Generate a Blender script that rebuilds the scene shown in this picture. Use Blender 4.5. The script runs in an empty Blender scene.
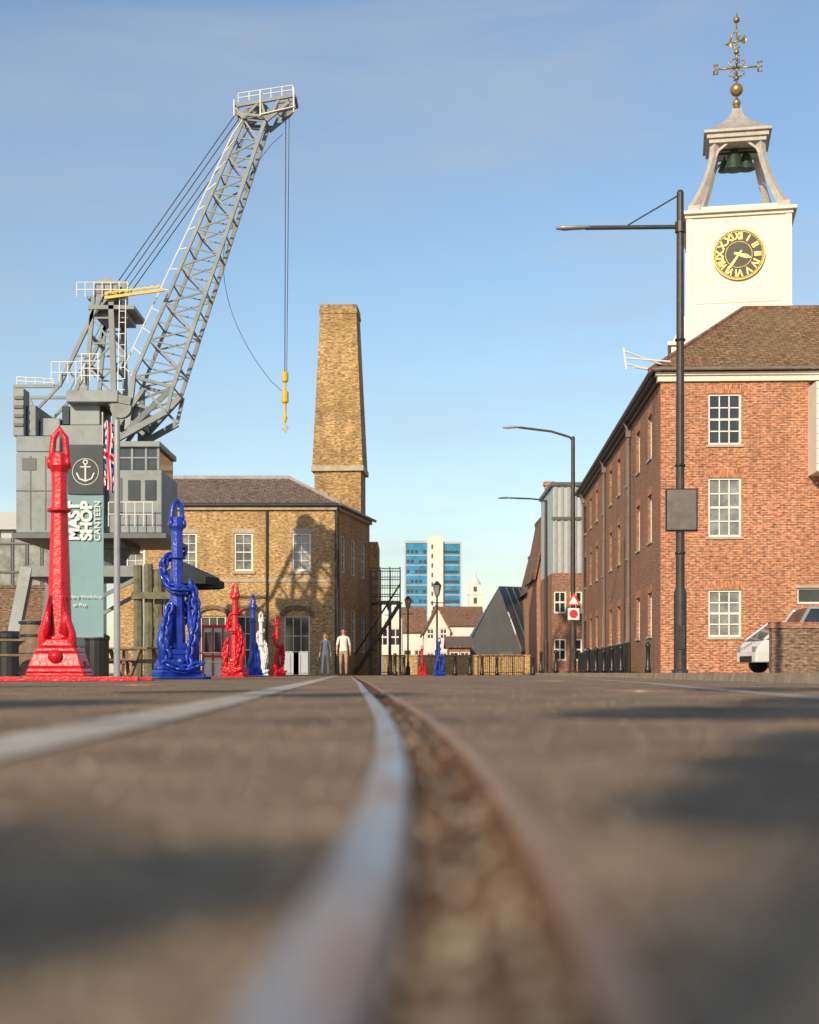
import bpy, bmesh, math, random
from mathutils import Vector, Matrix, noise
random.seed(7)
R=random.random
F=1422.2; HY=673.0; CH=0.12; CX=409.5
def at(px,py,Y): return Vector(((px-CX)*Y/F, Y, CH+(HY-py)*Y/F))
sc=bpy.context.scene
V=Vector
# ---------------------------------------------------------------- materials
def nmat(name):
    m=bpy.data.materials.new(name); m.use_nodes=True
    nt=m.node_tree; b=nt.nodes['Principled BSDF']
    return m,nt,b
def N(nt,t,**k):
    n=nt.nodes.new(t)
    for a,v in k.items(): setattr(n,a,v)
    return n
def setin(n,d):
    for k,v in d.items(): n.inputs[k].default_value=v
def mixc(nt,fac,a,b,mode='MIX'):
    n=N(nt,'ShaderNodeMix',data_type='RGBA',blend_type=mode)
    for i,s in ((0,fac),(6,a),(7,b)):
        if hasattr(s,'is_linked'): nt.links.new(s,n.inputs[i])
        elif i==0: n.inputs[0].default_value=s
        else: n.inputs[i].default_value=(*s,1)
    return n.outputs[2]
def noi(nt,vec,scale,detail=4,rough=.55,dist=0.):
    n=N(nt,'ShaderNodeTexNoise'); setin(n,{'Scale':scale,'Detail':detail,'Roughness':rough,'Distortion':dist})
    nt.links.new(vec,n.inputs['Vector']); return n.outputs['Fac']
def ramp(nt,f,a,b,ca=(0,0,0),cb=(1,1,1)):
    r=N(nt,'ShaderNodeValToRGB'); e=r.color_ramp.elements
    e[0].position=a; e[1].position=b; e[0].color=(*ca,1); e[1].color=(*cb,1)
    nt.links.new(f,r.inputs[0]); return r.outputs[0]
def bump(nt,b,h,s,d):
    n=N(nt,'ShaderNodeBump'); setin(n,{'Strength':s,'Distance':d}); nt.links.new(h,n.inputs['Height']); nt.links.new(n.outputs[0],b.inputs['Normal'])
def mat(name,col,rough=.6,metal=0.,var=.25,scale=2.,bmp=0.,bscale=20,spec=.5,dirt=None,coat=0):
    m,nt,b=nmat(name); tc=N(nt,'ShaderNodeTexCoord').outputs['Object']
    f=ramp(nt,noi(nt,tc,scale,6,.65),.3,.7)
    lo=tuple(c*(1-var) for c in col); hi=tuple(min(1,c*(1+var*.6)) for c in col)
    c=mixc(nt,f,lo,hi)
    if dirt:
        g=ramp(nt,noi(nt,tc,scale*3.3,8,.7),.52,.72); c=mixc(nt,g,c,dirt)
    nt.links.new(c,b.inputs['Base Color'])
    setin(b,{'Roughness':rough,'Metallic':metal,'Specular IOR Level':spec,'Coat Weight':coat})
    if bmp: bump(nt,b,noi(nt,tc,bscale,4),bmp,.02)
    return m
def brick(name,c1,c2,mortar,w=.235,h=.085,ms=.011,stain=(.25,.2,.16),stainamt=.5,rough=.9):
    m,nt,b=nmat(name); tc=N(nt,'ShaderNodeTexCoord'); uv=tc.outputs['UV']
    t=N(nt,'ShaderNodeTexBrick'); t.offset=.5
    setin(t,{'Color1':(*c1,1),'Color2':(*c2,1),'Mortar':(*mortar,1),'Scale':1.,'Mortar Size':ms,'Brick Width':w,'Row Height':h,'Bias':-.1})
    nt.links.new(uv,t.inputs['Vector'])
    mb=N(nt,'ShaderNodeMapping'); mb.inputs['Scale'].default_value=(1/w,1/h,1); nt.links.new(uv,mb.inputs[0])
    nb=noi(nt,mb.outputs[0],1.4,1,.5)
    c=mixc(nt,ramp(nt,nb,.3,.7),(.48,.45,.44),(1.5,1.47,1.42)); c=mixc(nt,1.0,t.outputs['Color'],c,'MULTIPLY')
    # pale efflorescence / repaired areas
    pale=ramp(nt,noi(nt,uv,.55,8,.75),.56,.74); pl=mixc(nt,pale,(0,0,0),(.38,.38,.38)); c=mixc(nt,pl,c,tuple(min(.6,x*1.1+.03) for x in mortar))
    n1=ramp(nt,noi(nt,uv,.3,7,.72),.40,.72)
    mp=N(nt,'ShaderNodeMapping'); mp.inputs['Scale'].default_value=(1,.16,1); nt.links.new(uv,mp.inputs[0])
    streak=ramp(nt,noi(nt,mp.outputs[0],1.3,5,.7),.48,.74)
    s=mixc(nt,n1,(0,0,0),(stainamt,)*3); 
    c=mixc(nt,s,c,stain)
    s2=mixc(nt,streak,(0,0,0),(.45,.45,.45)); c=mixc(nt,s2,c,tuple(x*.6 for x in stain))
    nt.links.new(c,b.inputs['Base Color']); setin(b,{'Roughness':rough,'Specular IOR Level':.2})
    return m
M_={}
M_['redbrick']=brick('red_brick',(.50,.185,.095),(.31,.11,.062),(.44,.35,.26),stain=(.23,.125,.08),stainamt=.45)
M_['sidebrick']=brick('red_brick_brown',(.38,.17,.10),(.23,.105,.068),(.30,.24,.18),stain=(.15,.105,.075))  # darker, browner red brick than the front wall's
M_['ybrick']=brick('stock_brick',(.58,.38,.165),(.35,.215,.095),(.42,.34,.22),stain=(.23,.15,.078),stainamt=.65)
M_['cbrick']=brick('chimney_brick',(.58,.385,.165),(.27,.17,.075),(.40,.30,.18),h=.10,w=.3,ms=.015,stain=(.14,.09,.045),stainamt=.8)
M_['dbrick']=brick('dark_brick',(.24,.14,.09),(.15,.09,.06),(.22,.19,.16),stain=(.11,.08,.055))
M_['tile']=brick('clay_tiles',(.25,.15,.09),(.17,.10,.06),(.09,.055,.035),w=.3,h=.2,ms=.022,stain=(.21,.16,.09),stainamt=.6)
M_['slate']=brick('slate_tiles',(.19,.145,.125),(.13,.10,.09),(.06,.05,.045),w=.35,h=.24,ms=.02,stain=(.22,.18,.13),stainamt=.4)
M_['orange_tile']=brick('orange_tiles',(.24,.12,.07),(.18,.09,.055),(.08,.05,.04),w=.4,h=.3,ms=.02)
M_['white']=mat('white_paint',(.72,.67,.575),.55,var=.07,scale=1.2,dirt=(.60,.54,.44))
M_['wframe']=mat('window_frame_white',(.74,.71,.64),.5,var=.05)
M_['stone']=mat('stone',(.42,.37,.29),.85,var=.25)
M_['lead']=mat('lead_roof',(.36,.33,.31),.55,var=.3,scale=1.5,dirt=(.24,.2,.18))
M_['legs']=mat('weathered_cupola_timber',(.46,.43,.39),.6,var=.2,scale=3,dirt=(.30,.26,.22))
M_['glass']=mat('dark_glass',(.03,.035,.04),.08,var=.5,scale=1.5,spec=.8)
M_['glass2']=mat('glass_with_blind',(.22,.23,.22),.15,var=.7,scale=1.6,spec=.8)
M_['black']=mat('black_paint',(.018,.018,.02),.38,var=.4,scale=4)
M_['pole']=mat('brown_black_pole',(.035,.03,.028),.45,var=.4,scale=3,dirt=(.09,.055,.035))
M_['grey']=mat('crane_grey',(.19,.225,.235),.5,var=.25,scale=.8,dirt=(.14,.125,.105))
M_['grey_h']=mat('crane_house_grey',(.23,.27,.285),.55,var=.25,scale=.5,dirt=(.17,.155,.135))
M_['grey_d']=mat('crane_grey_dark',(.09,.105,.11),.5,var=.3,scale=1)
M_['galv']=mat('galvanised_steel',(.36,.36,.35),.4,.3,var=.2,scale=3)
M_['railw']=mat('white_handrail',(.70,.69,.66),.5,var=.05)
M_['rope']=mat('steel_rope',(.06,.06,.065),.5,var=.2)
M_['yellow']=mat('yellow_paint',(.75,.46,.03),.45,var=.2,scale=5,dirt=(.2,.13,.04))
M_['gold']=mat('gilding',(.80,.56,.17),.35,.6,var=.2,scale=4)
M_['oldgold']=mat('weathered_gilding',(.40,.29,.11),.4,.6,var=.5,scale=6,dirt=(.10,.08,.045))
M_['bronze']=mat('bell_bronze',(.05,.085,.055),.45,.4,var=.4)
M_['clockface']=mat('clock_face_black',(.02,.018,.016),.4,var=.3)
M_['red']=mat('red_gloss_paint',(.60,.010,.022),.3,var=.4,scale=3,bmp=.6,bscale=18,coat=.2)
M_['blue']=mat('blue_gloss_paint',(.012,.045,.40),.3,var=.4,scale=3,bmp=.6,bscale=18,coat=.2)
M_['whitep']=mat('white_gloss_paint',(.70,.70,.68),.3,var=.1,bmp=.2)
M_['teal']=mat('teal_banner_fabric',(.19,.33,.365),.8,var=.12,scale=1.5)
M_['bannerdark']=mat('banner_dark_panel',(.05,.065,.075),.7,var=.2)
M_['timber']=mat('weathered_timber',(.15,.145,.085),.85,var=.45,scale=5,bmp=.4)
M_['wood']=mat('bench_wood',(.20,.14,.09),.8,var=.35,scale=6)
M_['carwhite']=mat('car_white',(.66,.68,.70),.25,var=.03,coat=.6)
M_['carsilver']=mat('car_silver',(.42,.45,.5),.28,.4,var=.05,coat=.6)
M_['tyre']=mat('tyre_rubber',(.02,.02,.02),.85,var=.3)
M_['flagstone']=mat('paving',(.24,.20,.155),.85,var=.35,scale=1.5,bmp=.3)
M_['kerb']=mat('granite_kerb',(.30,.24,.17),.8,var=.4,scale=4,bmp=.4)
M_['clad']=mat('pale_cladding',(.40,.44,.45),.5,var=.1)
M_['cream']=mat('cream_render',(.68,.65,.57),.7,var=.1,scale=.5)
M_['zinc']=mat('zinc_cladding',(.075,.08,.085),.5,.2,var=.2,scale=.3)
M_['blueglass']=mat('blue_curtain_glass',(.02,.22,.42),.2,var=.5,scale=.25,spec=.7)
M_['roofglass']=mat('roof_glass',(.03,.085,.19),.3,var=.4,scale=.3,spec=.6)
M_['canvas']=mat('dark_canvas',(.035,.045,.04),.8,var=.3)
M_['signred']=mat('sign_red',(.55,.02,.02),.4,var=.05)
M_['signgrey']=mat('sign_back_grey',(.15,.135,.12),.5,.2,var=.3,scale=4)
M_['bark']=mat('bark',(.09,.065,.045),.9,var=.4,scale=6,bmp=.5)
M_['leaf']=mat('leaves',(.06,.09,.025),.7,var=.5,scale=2)

# asphalt
m,nt,b=nmat('asphalt'); tc=N(nt,'ShaderNodeTexCoord').outputs['Object']
f1=ramp(nt,noi(nt,tc,1.6,8,.74),.38,.64); c=mixc(nt,f1,(.13,.094,.066),(.40,.285,.19))
f0=ramp(nt,noi(nt,tc,.45,4,.6),.44,.6); c=mixc(nt,mixc(nt,f0,(0,0,0),(.4,.4,.4)),c,(.11,.09,.075))
f2=ramp(nt,noi(nt,tc,70,3,.7),.46,.62); c=mixc(nt,mixc(nt,f2,(0,0,0),(.65,.65,.65)),c,(.48,.36,.24))
f3=ramp(nt,noi(nt,tc,9,6,.78),.54,.66); c=mixc(nt,mixc(nt,f3,(0,0,0),(.75,.75,.75)),c,(.06,.047,.038))
nt.links.new(c,b.inputs['Base Color']); setin(b,{'Roughness':.95,'Specular IOR Level':.08})
h=mixc(nt,.35,ramp(nt,noi(nt,tc,110,3,.6),.3,.7),ramp(nt,noi(nt,tc,18,5,.7),.3,.7))
bump(nt,b,h,.9,.010); M_['asphalt']=m
# rail steel
m,nt,b=nmat('rail_steel'); tc=N(nt,'ShaderNodeTexCoord').outputs['Object']
mp=N(nt,'ShaderNodeMapping'); mp.inputs['Scale'].default_value=(1,.12,1); nt.links.new(tc,mp.inputs[0])
f=ramp(nt,noi(nt,mp.outputs[0],40,6,.7),.48,.66)
c=mixc(nt,f,(.52,.47,.43),(.28,.14,.075)); nt.links.new(c,b.inputs['Base Color'])
nt.links.new(ramp(nt,f,0,1,(.8,)*3,(.1,)*3),b.inputs['Metallic']); nt.links.new(ramp(nt,f,0,1,(.38,)*3,(.75,)*3),b.inputs['Roughness'])
bump(nt,b,noi(nt,tc,60,4),.15,.004); M_['rail']=m
M_['rust']=mat('rusty_rail',(.44,.24,.13),.5,.45,var=.5,scale=11,bmp=.4,dirt=(.60,.49,.38))
M_['dirt']=mat('rusty_dirt',(.10,.052,.028),.95,var=.8,scale=18,bmp=1.,bscale=90,dirt=(.50,.22,.065))
M_['line']=mat('worn_white_paint',(.50,.49,.47),.7,var=.3,scale=5,dirt=(.2,.18,.17),bmp=.4,bscale=80)
M_['concrete']=mat('worn_concrete',(.47,.42,.36),.85,var=.35,scale=5,dirt=(.26,.21,.17),bmp=.4,bscale=80,spec=.2)

# ---------------------------------------------------------------- builders
def root(name,loc=(0,0,0),rz=0):
    e=bpy.data.objects.new(name,None); e.location=loc; e.rotation_euler=(0,0,rz); e.empty_display_size=.3
    sc.collection.objects.link(e); return e
class B:
    def __init__(s): s.v=[]; s.f=[]
    def add(s,vs,fs):
        o=len(s.v); s.v+= [V(x) for x in vs]; s.f+=[tuple(i+o for i in f) for f in fs]; return s
    def quad(s,*p): return s.add(p,[tuple(range(len(p)))])
    def box(s,x0,y0,z0,x1,y1,z1):
        return s.add([(x0,y0,z0),(x1,y0,z0),(x1,y1,z0),(x0,y1,z0),(x0,y0,z1),(x1,y0,z1),(x1,y1,z1),(x0,y1,z1)],
          [(3,2,1,0),(4,5,6,7),(0,1,5,4),(1,2,6,5),(2,3,7,6),(3,0,4,7)])
    def frust(s,x,y,z0,a0,b0,z1,a1,b1):
        return s.add([(x-a0,y-b0,z0),(x+a0,y-b0,z0),(x+a0,y+b0,z0),(x-a0,y+b0,z0),(x-a1,y-b1,z1),(x+a1,y-b1,z1),(x+a1,y+b1,z1),(x-a1,y+b1,z1)],
          [(3,2,1,0),(4,5,6,7),(0,1,5,4),(1,2,6,5),(2,3,7,6),(3,0,4,7)])
    def tube(s,p,q,r0,r1=None,n=8,cap=True):
        return s.path([p,q],[r0,r0 if r1 is None else r1],n,cap)
    def path(s,pts,rs,n=8,cap=True,closed=False,flat=1.):
        pts=[V(p) for p in pts]; k=len(pts)
        if not hasattr(rs,'__len__'): rs=[rs]*k
        o=len(s.v); up=None
        for i,p in enumerate(pts):
            if closed: d=pts[(i+1)%k]-pts[i-1]
            else: d=pts[min(i+1,k-1)]-pts[max(i-1,0)]
            d.normalize()
            if up is None:
                up=V((0,0,1)) if abs(d.z)<.9 else V((1,0,0))
            a=d.cross(up)
            if a.length<1e-4: a=d.cross(V((0,1,0.01)))
            a.normalize(); bb=a.cross(d).normalized(); up=bb
            for j in range(n):
                t=2*math.pi*(j+.5)/n
                s.v.append(p+a*math.cos(t)*rs[i]+bb*math.sin(t)*rs[i]*flat)
        m=k if closed else k-1
        for i in range(m):
            i2=(i+1)%k
            for j in range(n):
                j2=(j+1)%n
                s.f.append((o+i*n+j,o+i*n+j2,o+i2*n+j2,o+i2*n+j))
        if cap and not closed:
            s.f.append(tuple(o+j for j in range(n))[::-1]); s.f.append(tuple(o+(k-1)*n+j for j in range(n)))
        return s
    def bar(s,p,q,w,h=None):
        return s.path([p,q],[w*.7071,w*.7071],4)
    def lathe(s,prof,cx=0,cy=0,n=20):
        o=len(s.v); k=len(prof)
        for r,z in prof:
            for j in range(n):
                t=2*math.pi*j/n; s.v.append(V((cx+r*math.cos(t),cy+r*math.sin(t),z)))
        for i in range(k-1):
            for j in range(n):
                j2=(j+1)%n; s.f.append((o+i*n+j,o+i*n+j2,o+(i+1)*n+j2,o+(i+1)*n+j))
        s.f.append(tuple(o+j for j in range(n))[::-1]); s.f.append(tuple(o+(k-1)*n+j for j in range(n)))
        return s
    def ring(s,c,ax1,ax2,R1,r,n=20,m=8,R2=None):
        c=V(c); ax1=V(ax1); ax2=V(ax2); R2=R2 or R1
        return s.path([c+ax1*math.cos(2*math.pi*i/n)*R1+ax2*math.sin(2*math.pi*i/n)*R2 for i in range(n)],r,m,closed=True)
    def disc(s,c,ax,R,w,n=20):
        c=V(c); ax=V(ax).normalized(); return s.tube(c-ax*w/2,c+ax*w/2,R,R,n)
    def obj(s,name,par,mt,smooth=False,bevel=0):
        me=bpy.data.meshes.new(name); me.from_pydata([tuple(v) for v in s.v],[],s.f); me.update()
        uv=me.uv_layers.new(name='UVMap'); Z=V((0,0,1))
        for p in me.polygons:
            n=p.normal
            t=Z.cross(n); t=t.normalized() if t.length>.05 else V((1,0,0))
            bb=n.cross(t)
            for li in p.loop_indices:
                co=me.vertices[me.loops[li].vertex_index].co
                uv.data[li].uv=(co.dot(t),co.dot(bb))
            p.use_smooth=smooth
        me.materials.append(M_[mt] if isinstance(mt,str) else mt)
        o=bpy.data.objects.new(name,me); sc.collection.objects.link(o)
        if par: o.parent=par
        if bevel:
            mo=o.modifiers.new('bev','BEVEL'); mo.width=bevel; mo.segments=2; mo.limit_method='ANGLE'
        return o
def wall(b,O,t,L,z0,z1,ops,dep=.18,topf=None):
    O=V((O[0],O[1],0)); t=V((t[0],t[1],0)).normalized(); n=V((t.y,-t.x,0))
    us=sorted({0,L}|{o[0] for o in ops}|{o[1] for o in ops}); zs=sorted({z0,z1}|{o[2] for o in ops}|{o[3] for o in ops})
    P=lambda u,z,d=0:O+t*u-n*d+V((0,0,z))
    for i in range(len(us)-1):
        for j in range(len(zs)-1):
            u0,u1,a,c=us[i],us[i+1],zs[j],zs[j+1]; um=(u0+u1)/2; zm=(a+c)/2
            if any(o[0]<um<o[1] and o[2]<zm<o[3] for o in ops): continue
            b.quad(P(u0,a),P(u1,a),P(u1,c),P(u0,c))
    for (u0,u1,a,c) in [o[:4] for o in ops]:
        b.quad(P(u0,a),P(u0,c),P(u0,c,dep),P(u0,a,dep)); b.quad(P(u1,c),P(u1,a),P(u1,a,dep),P(u1,c,dep))
        b.quad(P(u0,c),P(u1,c),P(u1,c,dep),P(u0,c,dep)); b.quad(P(u1,a),P(u0,a),P(u0,a,dep),P(u1,a,dep))
def wbox(b,O,t,u0,u1,z0,z1,d0,d1):
    O=V((O[0],O[1],0)); t=V((t[0],t[1],0)).normalized(); n=V((t.y,-t.x,0))
    P=lambda u,z,d:O+t*u+n*d+V((0,0,z))
    vs=[P(u0,z0,d1),P(u1,z0,d1),P(u1,z0,d0),P(u0,z0,d0),P(u0,z1,d1),P(u1,z1,d1),P(u1,z1,d0),P(u0,z1,d0)]
    b.add(vs,[(3,2,1,0),(4,5,6,7),(0,1,5,4),(1,2,6,5),(2,3,7,6),(3,0,4,7)])
def window(fr,gl,O,t,u0,u1,a,c,nx=3,ny=4,dep=.12,fw=.07,bw=.03):
    wbox(fr,O,t,u0,u0+fw,a,c,-dep-.05,-dep+.06); wbox(fr,O,t,u1-fw,u1,a,c,-dep-.05,-dep+.06)
    wbox(fr,O,t,u0+fw,u1-fw,a,a+fw,-dep-.05,-dep+.058); wbox(fr,O,t,u0+fw,u1-fw,c-fw,c,-dep-.05,-dep+.058)
    for i in range(1,nx):
        u=u0+fw+(u1-u0-2*fw)*i/nx; wbox(fr,O,t,u-bw/2,u+bw/2,a+fw,c-fw,-dep-.02,-dep+.03)
    for j in range(1,ny):
        z=a+fw+(c-a-2*fw)*j/ny; w=bw if j!=ny//2 else bw*1.8
        wbox(fr,O,t,u0+fw,u1-fw,z-w/2,z+w/2,-dep-.018,-dep+.027)
    wbox(gl,O,t,u0+.01,u1-.01,a+.01,c-.01,-dep-.04,-dep-.012)
def text(par,s,size,loc,rot,mt,ext=.004,ax='CENTER',bold=0):
    c=bpy.data.curves.new('t_'+s[:6],'FONT'); c.body=s; c.size=size; c.extrude=ext; c.align_x=ax; c.align_y='CENTER'; c.offset=bold
    o=bpy.data.objects.new('lettering_'+s.replace(' ','_').lower(),c); sc.collection.objects.link(o)
    o.parent=par; o.location=loc; o.rotation_euler=rot; c.materials.append(M_[mt]); return o
def lerp(a_,b_,t_): return a_+(b_-a_)*t_

# ---------------------------------------------------------------- ground
CP=[(-60,-.1),(-8,-.1),(-2,-.05),(0,-.005),(.486,.014),(.75,.024),(1.34,.030),(1.96,.027),(3.63,-.012),(6.3,-.115),(10,-.27),(15.5,-.49),(24,-.86),(60,-2.4),(1700,-70)]
def cc(y):
    for i in range(len(CP)-1):
        if CP[i][0]<=y<=CP[i+1][0]: break
    (x0,a),(x1,b_)=CP[i],CP[i+1]
    def sl(k):
        if k<=0 or k>=len(CP)-1: k=max(0,min(len(CP)-2,k)); return (CP[k+1][1]-CP[k][1])/(CP[k+1][0]-CP[k][0])
        s0=(CP[k][1]-CP[k-1][1])/(CP[k][0]-CP[k-1][0]); s1=(CP[k+1][1]-CP[k][1])/(CP[k+1][0]-CP[k][0]); return (s0+s1)/2
    h=x1-x0; u=(y-x0)/h
    return (2*u**3-3*u*u+1)*a+(u**3-2*u*u+u)*h*sl(i)+(-2*u**3+3*u*u)*b_+(u**3-u*u)*h*sl(i+1)
ys=[-60,-20,-8,-4,-2,-1]+[-.5+.1*i for i in range(0,30)]+[2.5+.25*i for i in range(12)]+[5.5+.75*i for i in range(20)]+[21,24,28,33,40,50,60,62]
offs=[(-42,0),(-10,0),(-2,0),(-.6,0),(-.0805,0),(-.078,-.035),(.0745,-.035),(.077,0),(.6,0),(2,0),(10,0),(42,0)]
g=B(); rows=[]
ysg=sorted(set(ys+[100,300,1700]+[-300]))
for y in ysg:
    c0=cc(max(y,-60)); r=[(-1500,y,0)]+[(c0+o,y,z if y<=60 else 0) for o,z in offs]+[(1500,y,0)]
    rows.append(r)
nw=len(rows[0]); fl=[]
for i in range(len(rows)-1):
    for j in range(nw-1): fl.append((i*nw+j,i*nw+j+1,(i+1)*nw+j+1,(i+1)*nw+j))
g.add([p for r in rows for p in r],fl); g.obj('ground',None,'asphalt')
def strip(sec,y0,y1,name,mt,smooth=False,jit=0,par=None,sub=1):
    yy=[y for y in ys if y0<=y<=y1]; b=B(); vs=[];k=len(sec)
    if sub>1: yy=[yy[0]+(0)]+[yy[i]+(yy[i+1]-yy[i])*q/sub for i in range(len(yy)-1) for q in range(sub)][1:]+[yy[-1]]
    for y in yy:
        for o,z in sec: vs.append((cc(y)+o,y,z+(random.uniform(-jit,jit) if jit else 0)))
    b.add(vs,[(i*k+j,i*k+j+1,(i+1)*k+j+1,(i+1)*k+j) for i in range(len(yy)-1) for j in range(k-1)])
    return b.obj(name,par,mt,smooth)
tr=root('railway_track')
strip([(-.077,-.034),(-.077,.001),(-.074,.0045),(-.066,.0072),(-.042,.0072),(-.034,.0045),(-.031,0),(-.030,-.034)],-20,60,'running_rail','rail',True,par=tr)
strip([(.053,-.034),(.054,.001),(.0555,.0045),(.059,.0058),(.067,.0058),(.0705,.0035),(.073,.000),(.074,-.034)],-20,60,'guard_rail','rust',True,par=tr)
strip([(-.030,-.018),(-.015,-.011),(0,-.014),(.014,-.009),(.032,-.013),(.053,-.006)],-20,60,'flangeway_dirt','dirt',False,jit=.008,par=tr,sub=6)
strip([(-.77,.004),(-.58,.004)],-8,60,'concrete_strip','concrete')
b=B(); pts=[(-4,1.2),(2,1.5),(6.3,1.83),(12,2.3),(17,2.75),(30,3.6),(60,5.2)]
for i in range(len(pts)-1):
    (y0,x0),(y1,x1)=pts[i],pts[i+1]; b.quad((x0,y0,.004),(x0+.09,y0,.004),(x1+.09,y1,.004),(x1,y1,.004))
b.obj('road_marking',None,'line')
b=B()
for i in range(5200):
    y=.45+R()**2*12; x=(R()-.5)*(.7+y*.9); r=.0008+R()**2*.003
    dc=x-cc(y)
    if -.085<dc<.08: 
        if not(-.028<dc<.045): continue
        z=-.013; r*=1.3
    else: z=0
    b.add([(x-r,y,z),(x+r,y-r*.5,z),(x+r*.3,y+r,z),(x,y,z+r*1.1)],[(0,1,3),(1,2,3),(2,0,3)])
for i in range(700):
    y=.5+R()**2*5; dc=-.024+R()*.07; r=.001+R()**2*.004; x=cc(y)+dc; z=-.012
    b.add([(x-r,y,z),(x+r,y-r*.5,z),(x+r*.3,y+r,z),(x,y,z+r*1.4)],[(0,1,3),(1,2,3),(2,0,3)])
b.obj('gravel',None,'stone')
def kx(y): return 3.9+.04*y
b=B(); b.quad((kx(8)+.15,8,.12),(60,8,.12),(60,140,.12),(kx(140)+.15,140,.12)); b.quad((kx(8)+.15,8,0),(60,8,0),(60,8,.12),(kx(8)+.15,8,.12)); b.obj('pavement',None,'flagstone')
b=B(); 
y=8.
while y<139:
    b.add([(kx(y),y+.01,-.01),(kx(y)+.15,y+.01,-.01),(kx(y+.9)+.15,y+.9,-.01),(kx(y+.9),y+.9,-.01),(kx(y)+.02,y+.01,.123),(kx(y)+.15,y+.01,.123),(kx(y+.9)+.15,y+.9,.123),(kx(y+.9)+.02,y+.9,.123)],[(4,5,6,7),(0,1,5,4),(3,0,4,7),(2,3,7,6)]); y+=.92
b.obj('kerb',None,'kerb')
b=B()
for (x,y,r_) in ((1.6,9.5,.3),(-2.6,14,.3),(2.2,21,.35)):
    b.lathe([(r_,.001),(r_,.005),(r_*.9,.006)],x,y,24)
b.obj('manhole_cover',None,'rust')

# ---------------------------------------------------------------- red brick house (right)
RZ=-math.atan(.04)
h=root('brick_storehouse',(8.83,50,0),RZ)
w=B(); fr=B(); gl=B(); gl2=B(); st=B(); hd=B()
s=50/F; ops=[]
def zz(y,Y=50): return CH+(HY-y)*Y/F
for (y1,y0) in ((394,445),(478,537),(590,637)):
    ops.append(((708-661)*s,(741-661)*s,zz(y0),zz(y1)))
fo=list(ops)
for k in range(1,4):
    for o in fo: ops.append((o[0]+k*5.2+1.9,o[1]+k*5.2+1.9,o[2],o[3]))
small=(4.75,5.65,2.55,3.1)
wall(w,(0,0),(1,0),18,.05,10.35,ops+[small])
for i,o in enumerate(ops):
    window(fr,gl2 if i in(1,2,5,7) else gl,(0,0),(1,0),*o,bw=.04)
    wbox(st,(0,0),(1,0),o[0]-.08,o[1]+.08,o[2]-.09,o[2]-.002,-.02,.06)
    wbox(hd,(0,0),(1,0),o[0]-.1,o[1]+.1,o[3]+.002,o[3]+.3,-.02,.005)
window(fr,gl,(0,0),(1,0),*small,nx=1,ny=1,fw=.06); wbox(st,(0,0),(1,0),4.7,5.7,3.102,3.2,-.02,.05)
w.obj('front_wall',h,'redbrick')
w2=B(); so=[]
L=34
for i in range(9):
    u=L-3.0-i*3.6
    for (a,c) in ((1.5,3.1),(5.0,6.75),(8.1,9.7)): so.append((u-.55,u+.55,a,c))
wall(w2,(0,L),(0,-1),L,.05,10.35,so,dep=.2)
for i,o in enumerate(so):
    window(fr,gl,(0,L),(0,-1),*o,dep=.17,fw=.05); wbox(st,(0,L),(0,-1),o[0]-.08,o[1]+.08,o[2]-.09,o[2]-.002,-.02,.05)
    wbox(hd,(0,L),(0,-1),o[0]-.1,o[1]+.1,o[3]+.002,o[3]+.3,-.02,.005)
w2.quad((0,L,.05),(8.3,L,.05),(8.3,L,10.35),(0,L,10.35)); w2.quad((18,0,.05),(18,8.6,.05),(18,8.6,10.35),(18,0,10.35))
w2.quad((8,L,.05),(8,8.6,.05),(8,8.6,10.35),(8,L,10.35)); w2.quad((18,8.6,.05),(8,8.6,.05),(8,8.6,10.35),(18,8.6,10.35))
w2.obj('side_wall',h,'sidebrick')
fr.obj('window_frames',h,'wframe'); gl.obj('window_glass',h,'glass'); gl2.obj('window_glass_blinds',h,'glass2'); st.obj('sills',h,'stone'); hd.obj('window_heads',h,brick('gauged_brick',(.52,.2,.10),(.41,.15,.08),(.40,.28,.19),w=.075,h=.3,ms=.008,stainamt=.2))
c=B(); c.box(-.12,-.12,10.35,18.1,.2,10.55); c.box(-.2,-.2,10.552,18.2,.2,10.66); c.obj('cornice',h,'white')
c=B(); c.box(-.12,.2,10.35,.2,L,10.55); c.box(-.3,.2,10.5,-.12,L+.2,10.63); c.obj('side_eaves',h,'pole')
g_=B(); g_.path([(-.36,-.3,10.66),(-.36,L+.2,10.66)],.08,8); g_.path([(-.4,-.34,10.74),(18.3,-.34,10.74)],.055,8)
for yy in (9.,19.5,32.): g_.path([(-.3,yy,10.6),(-.12,yy,10.1),(-.1,yy,.1)],.055,8); g_.box(-.22,yy-.12,9.9,-.03,yy+.12,10.15)
g_.obj('gutters_downpipes',h,mat('pipe_grey',(.16,.14,.125),.6,var=.3))
r=B(); ze=10.68; zr=14.0
A=(-.45,-.4,ze);Bq=(18.4,-.4,ze);C=(14,4.3,zr);D=(3.7,4.3,zr);E=(3.7,L-3.5,zr);Fq=(-.45,L+.3,ze);G=(8.4,L+.3,ze);H=(8.4,8.9,ze);I=(18.4,8.9,ze)
r.quad(A,Bq,C,D); r.quad(Fq,A,D,E); r.quad(G,Fq,E); r.quad(G,E,D,H); r.quad(H,D,C,I); r.quad(Bq,I,C)
r.obj('roof',h,'tile')
r=B(); r.path([A,D],.09,6); r.path([D,C],.1,6); r.path([D,E],.09,6); r.obj('ridge_tiles',h,'orange_tile')
x=B(); x.box(5.12,-1.3,7.0,7.6,-.002,10.1)
for i in range(12): x.box(5.10,-1.33-.005*(i%2),7.02+i*.255,7.62,-1.29,7.255+i*.255)
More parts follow.
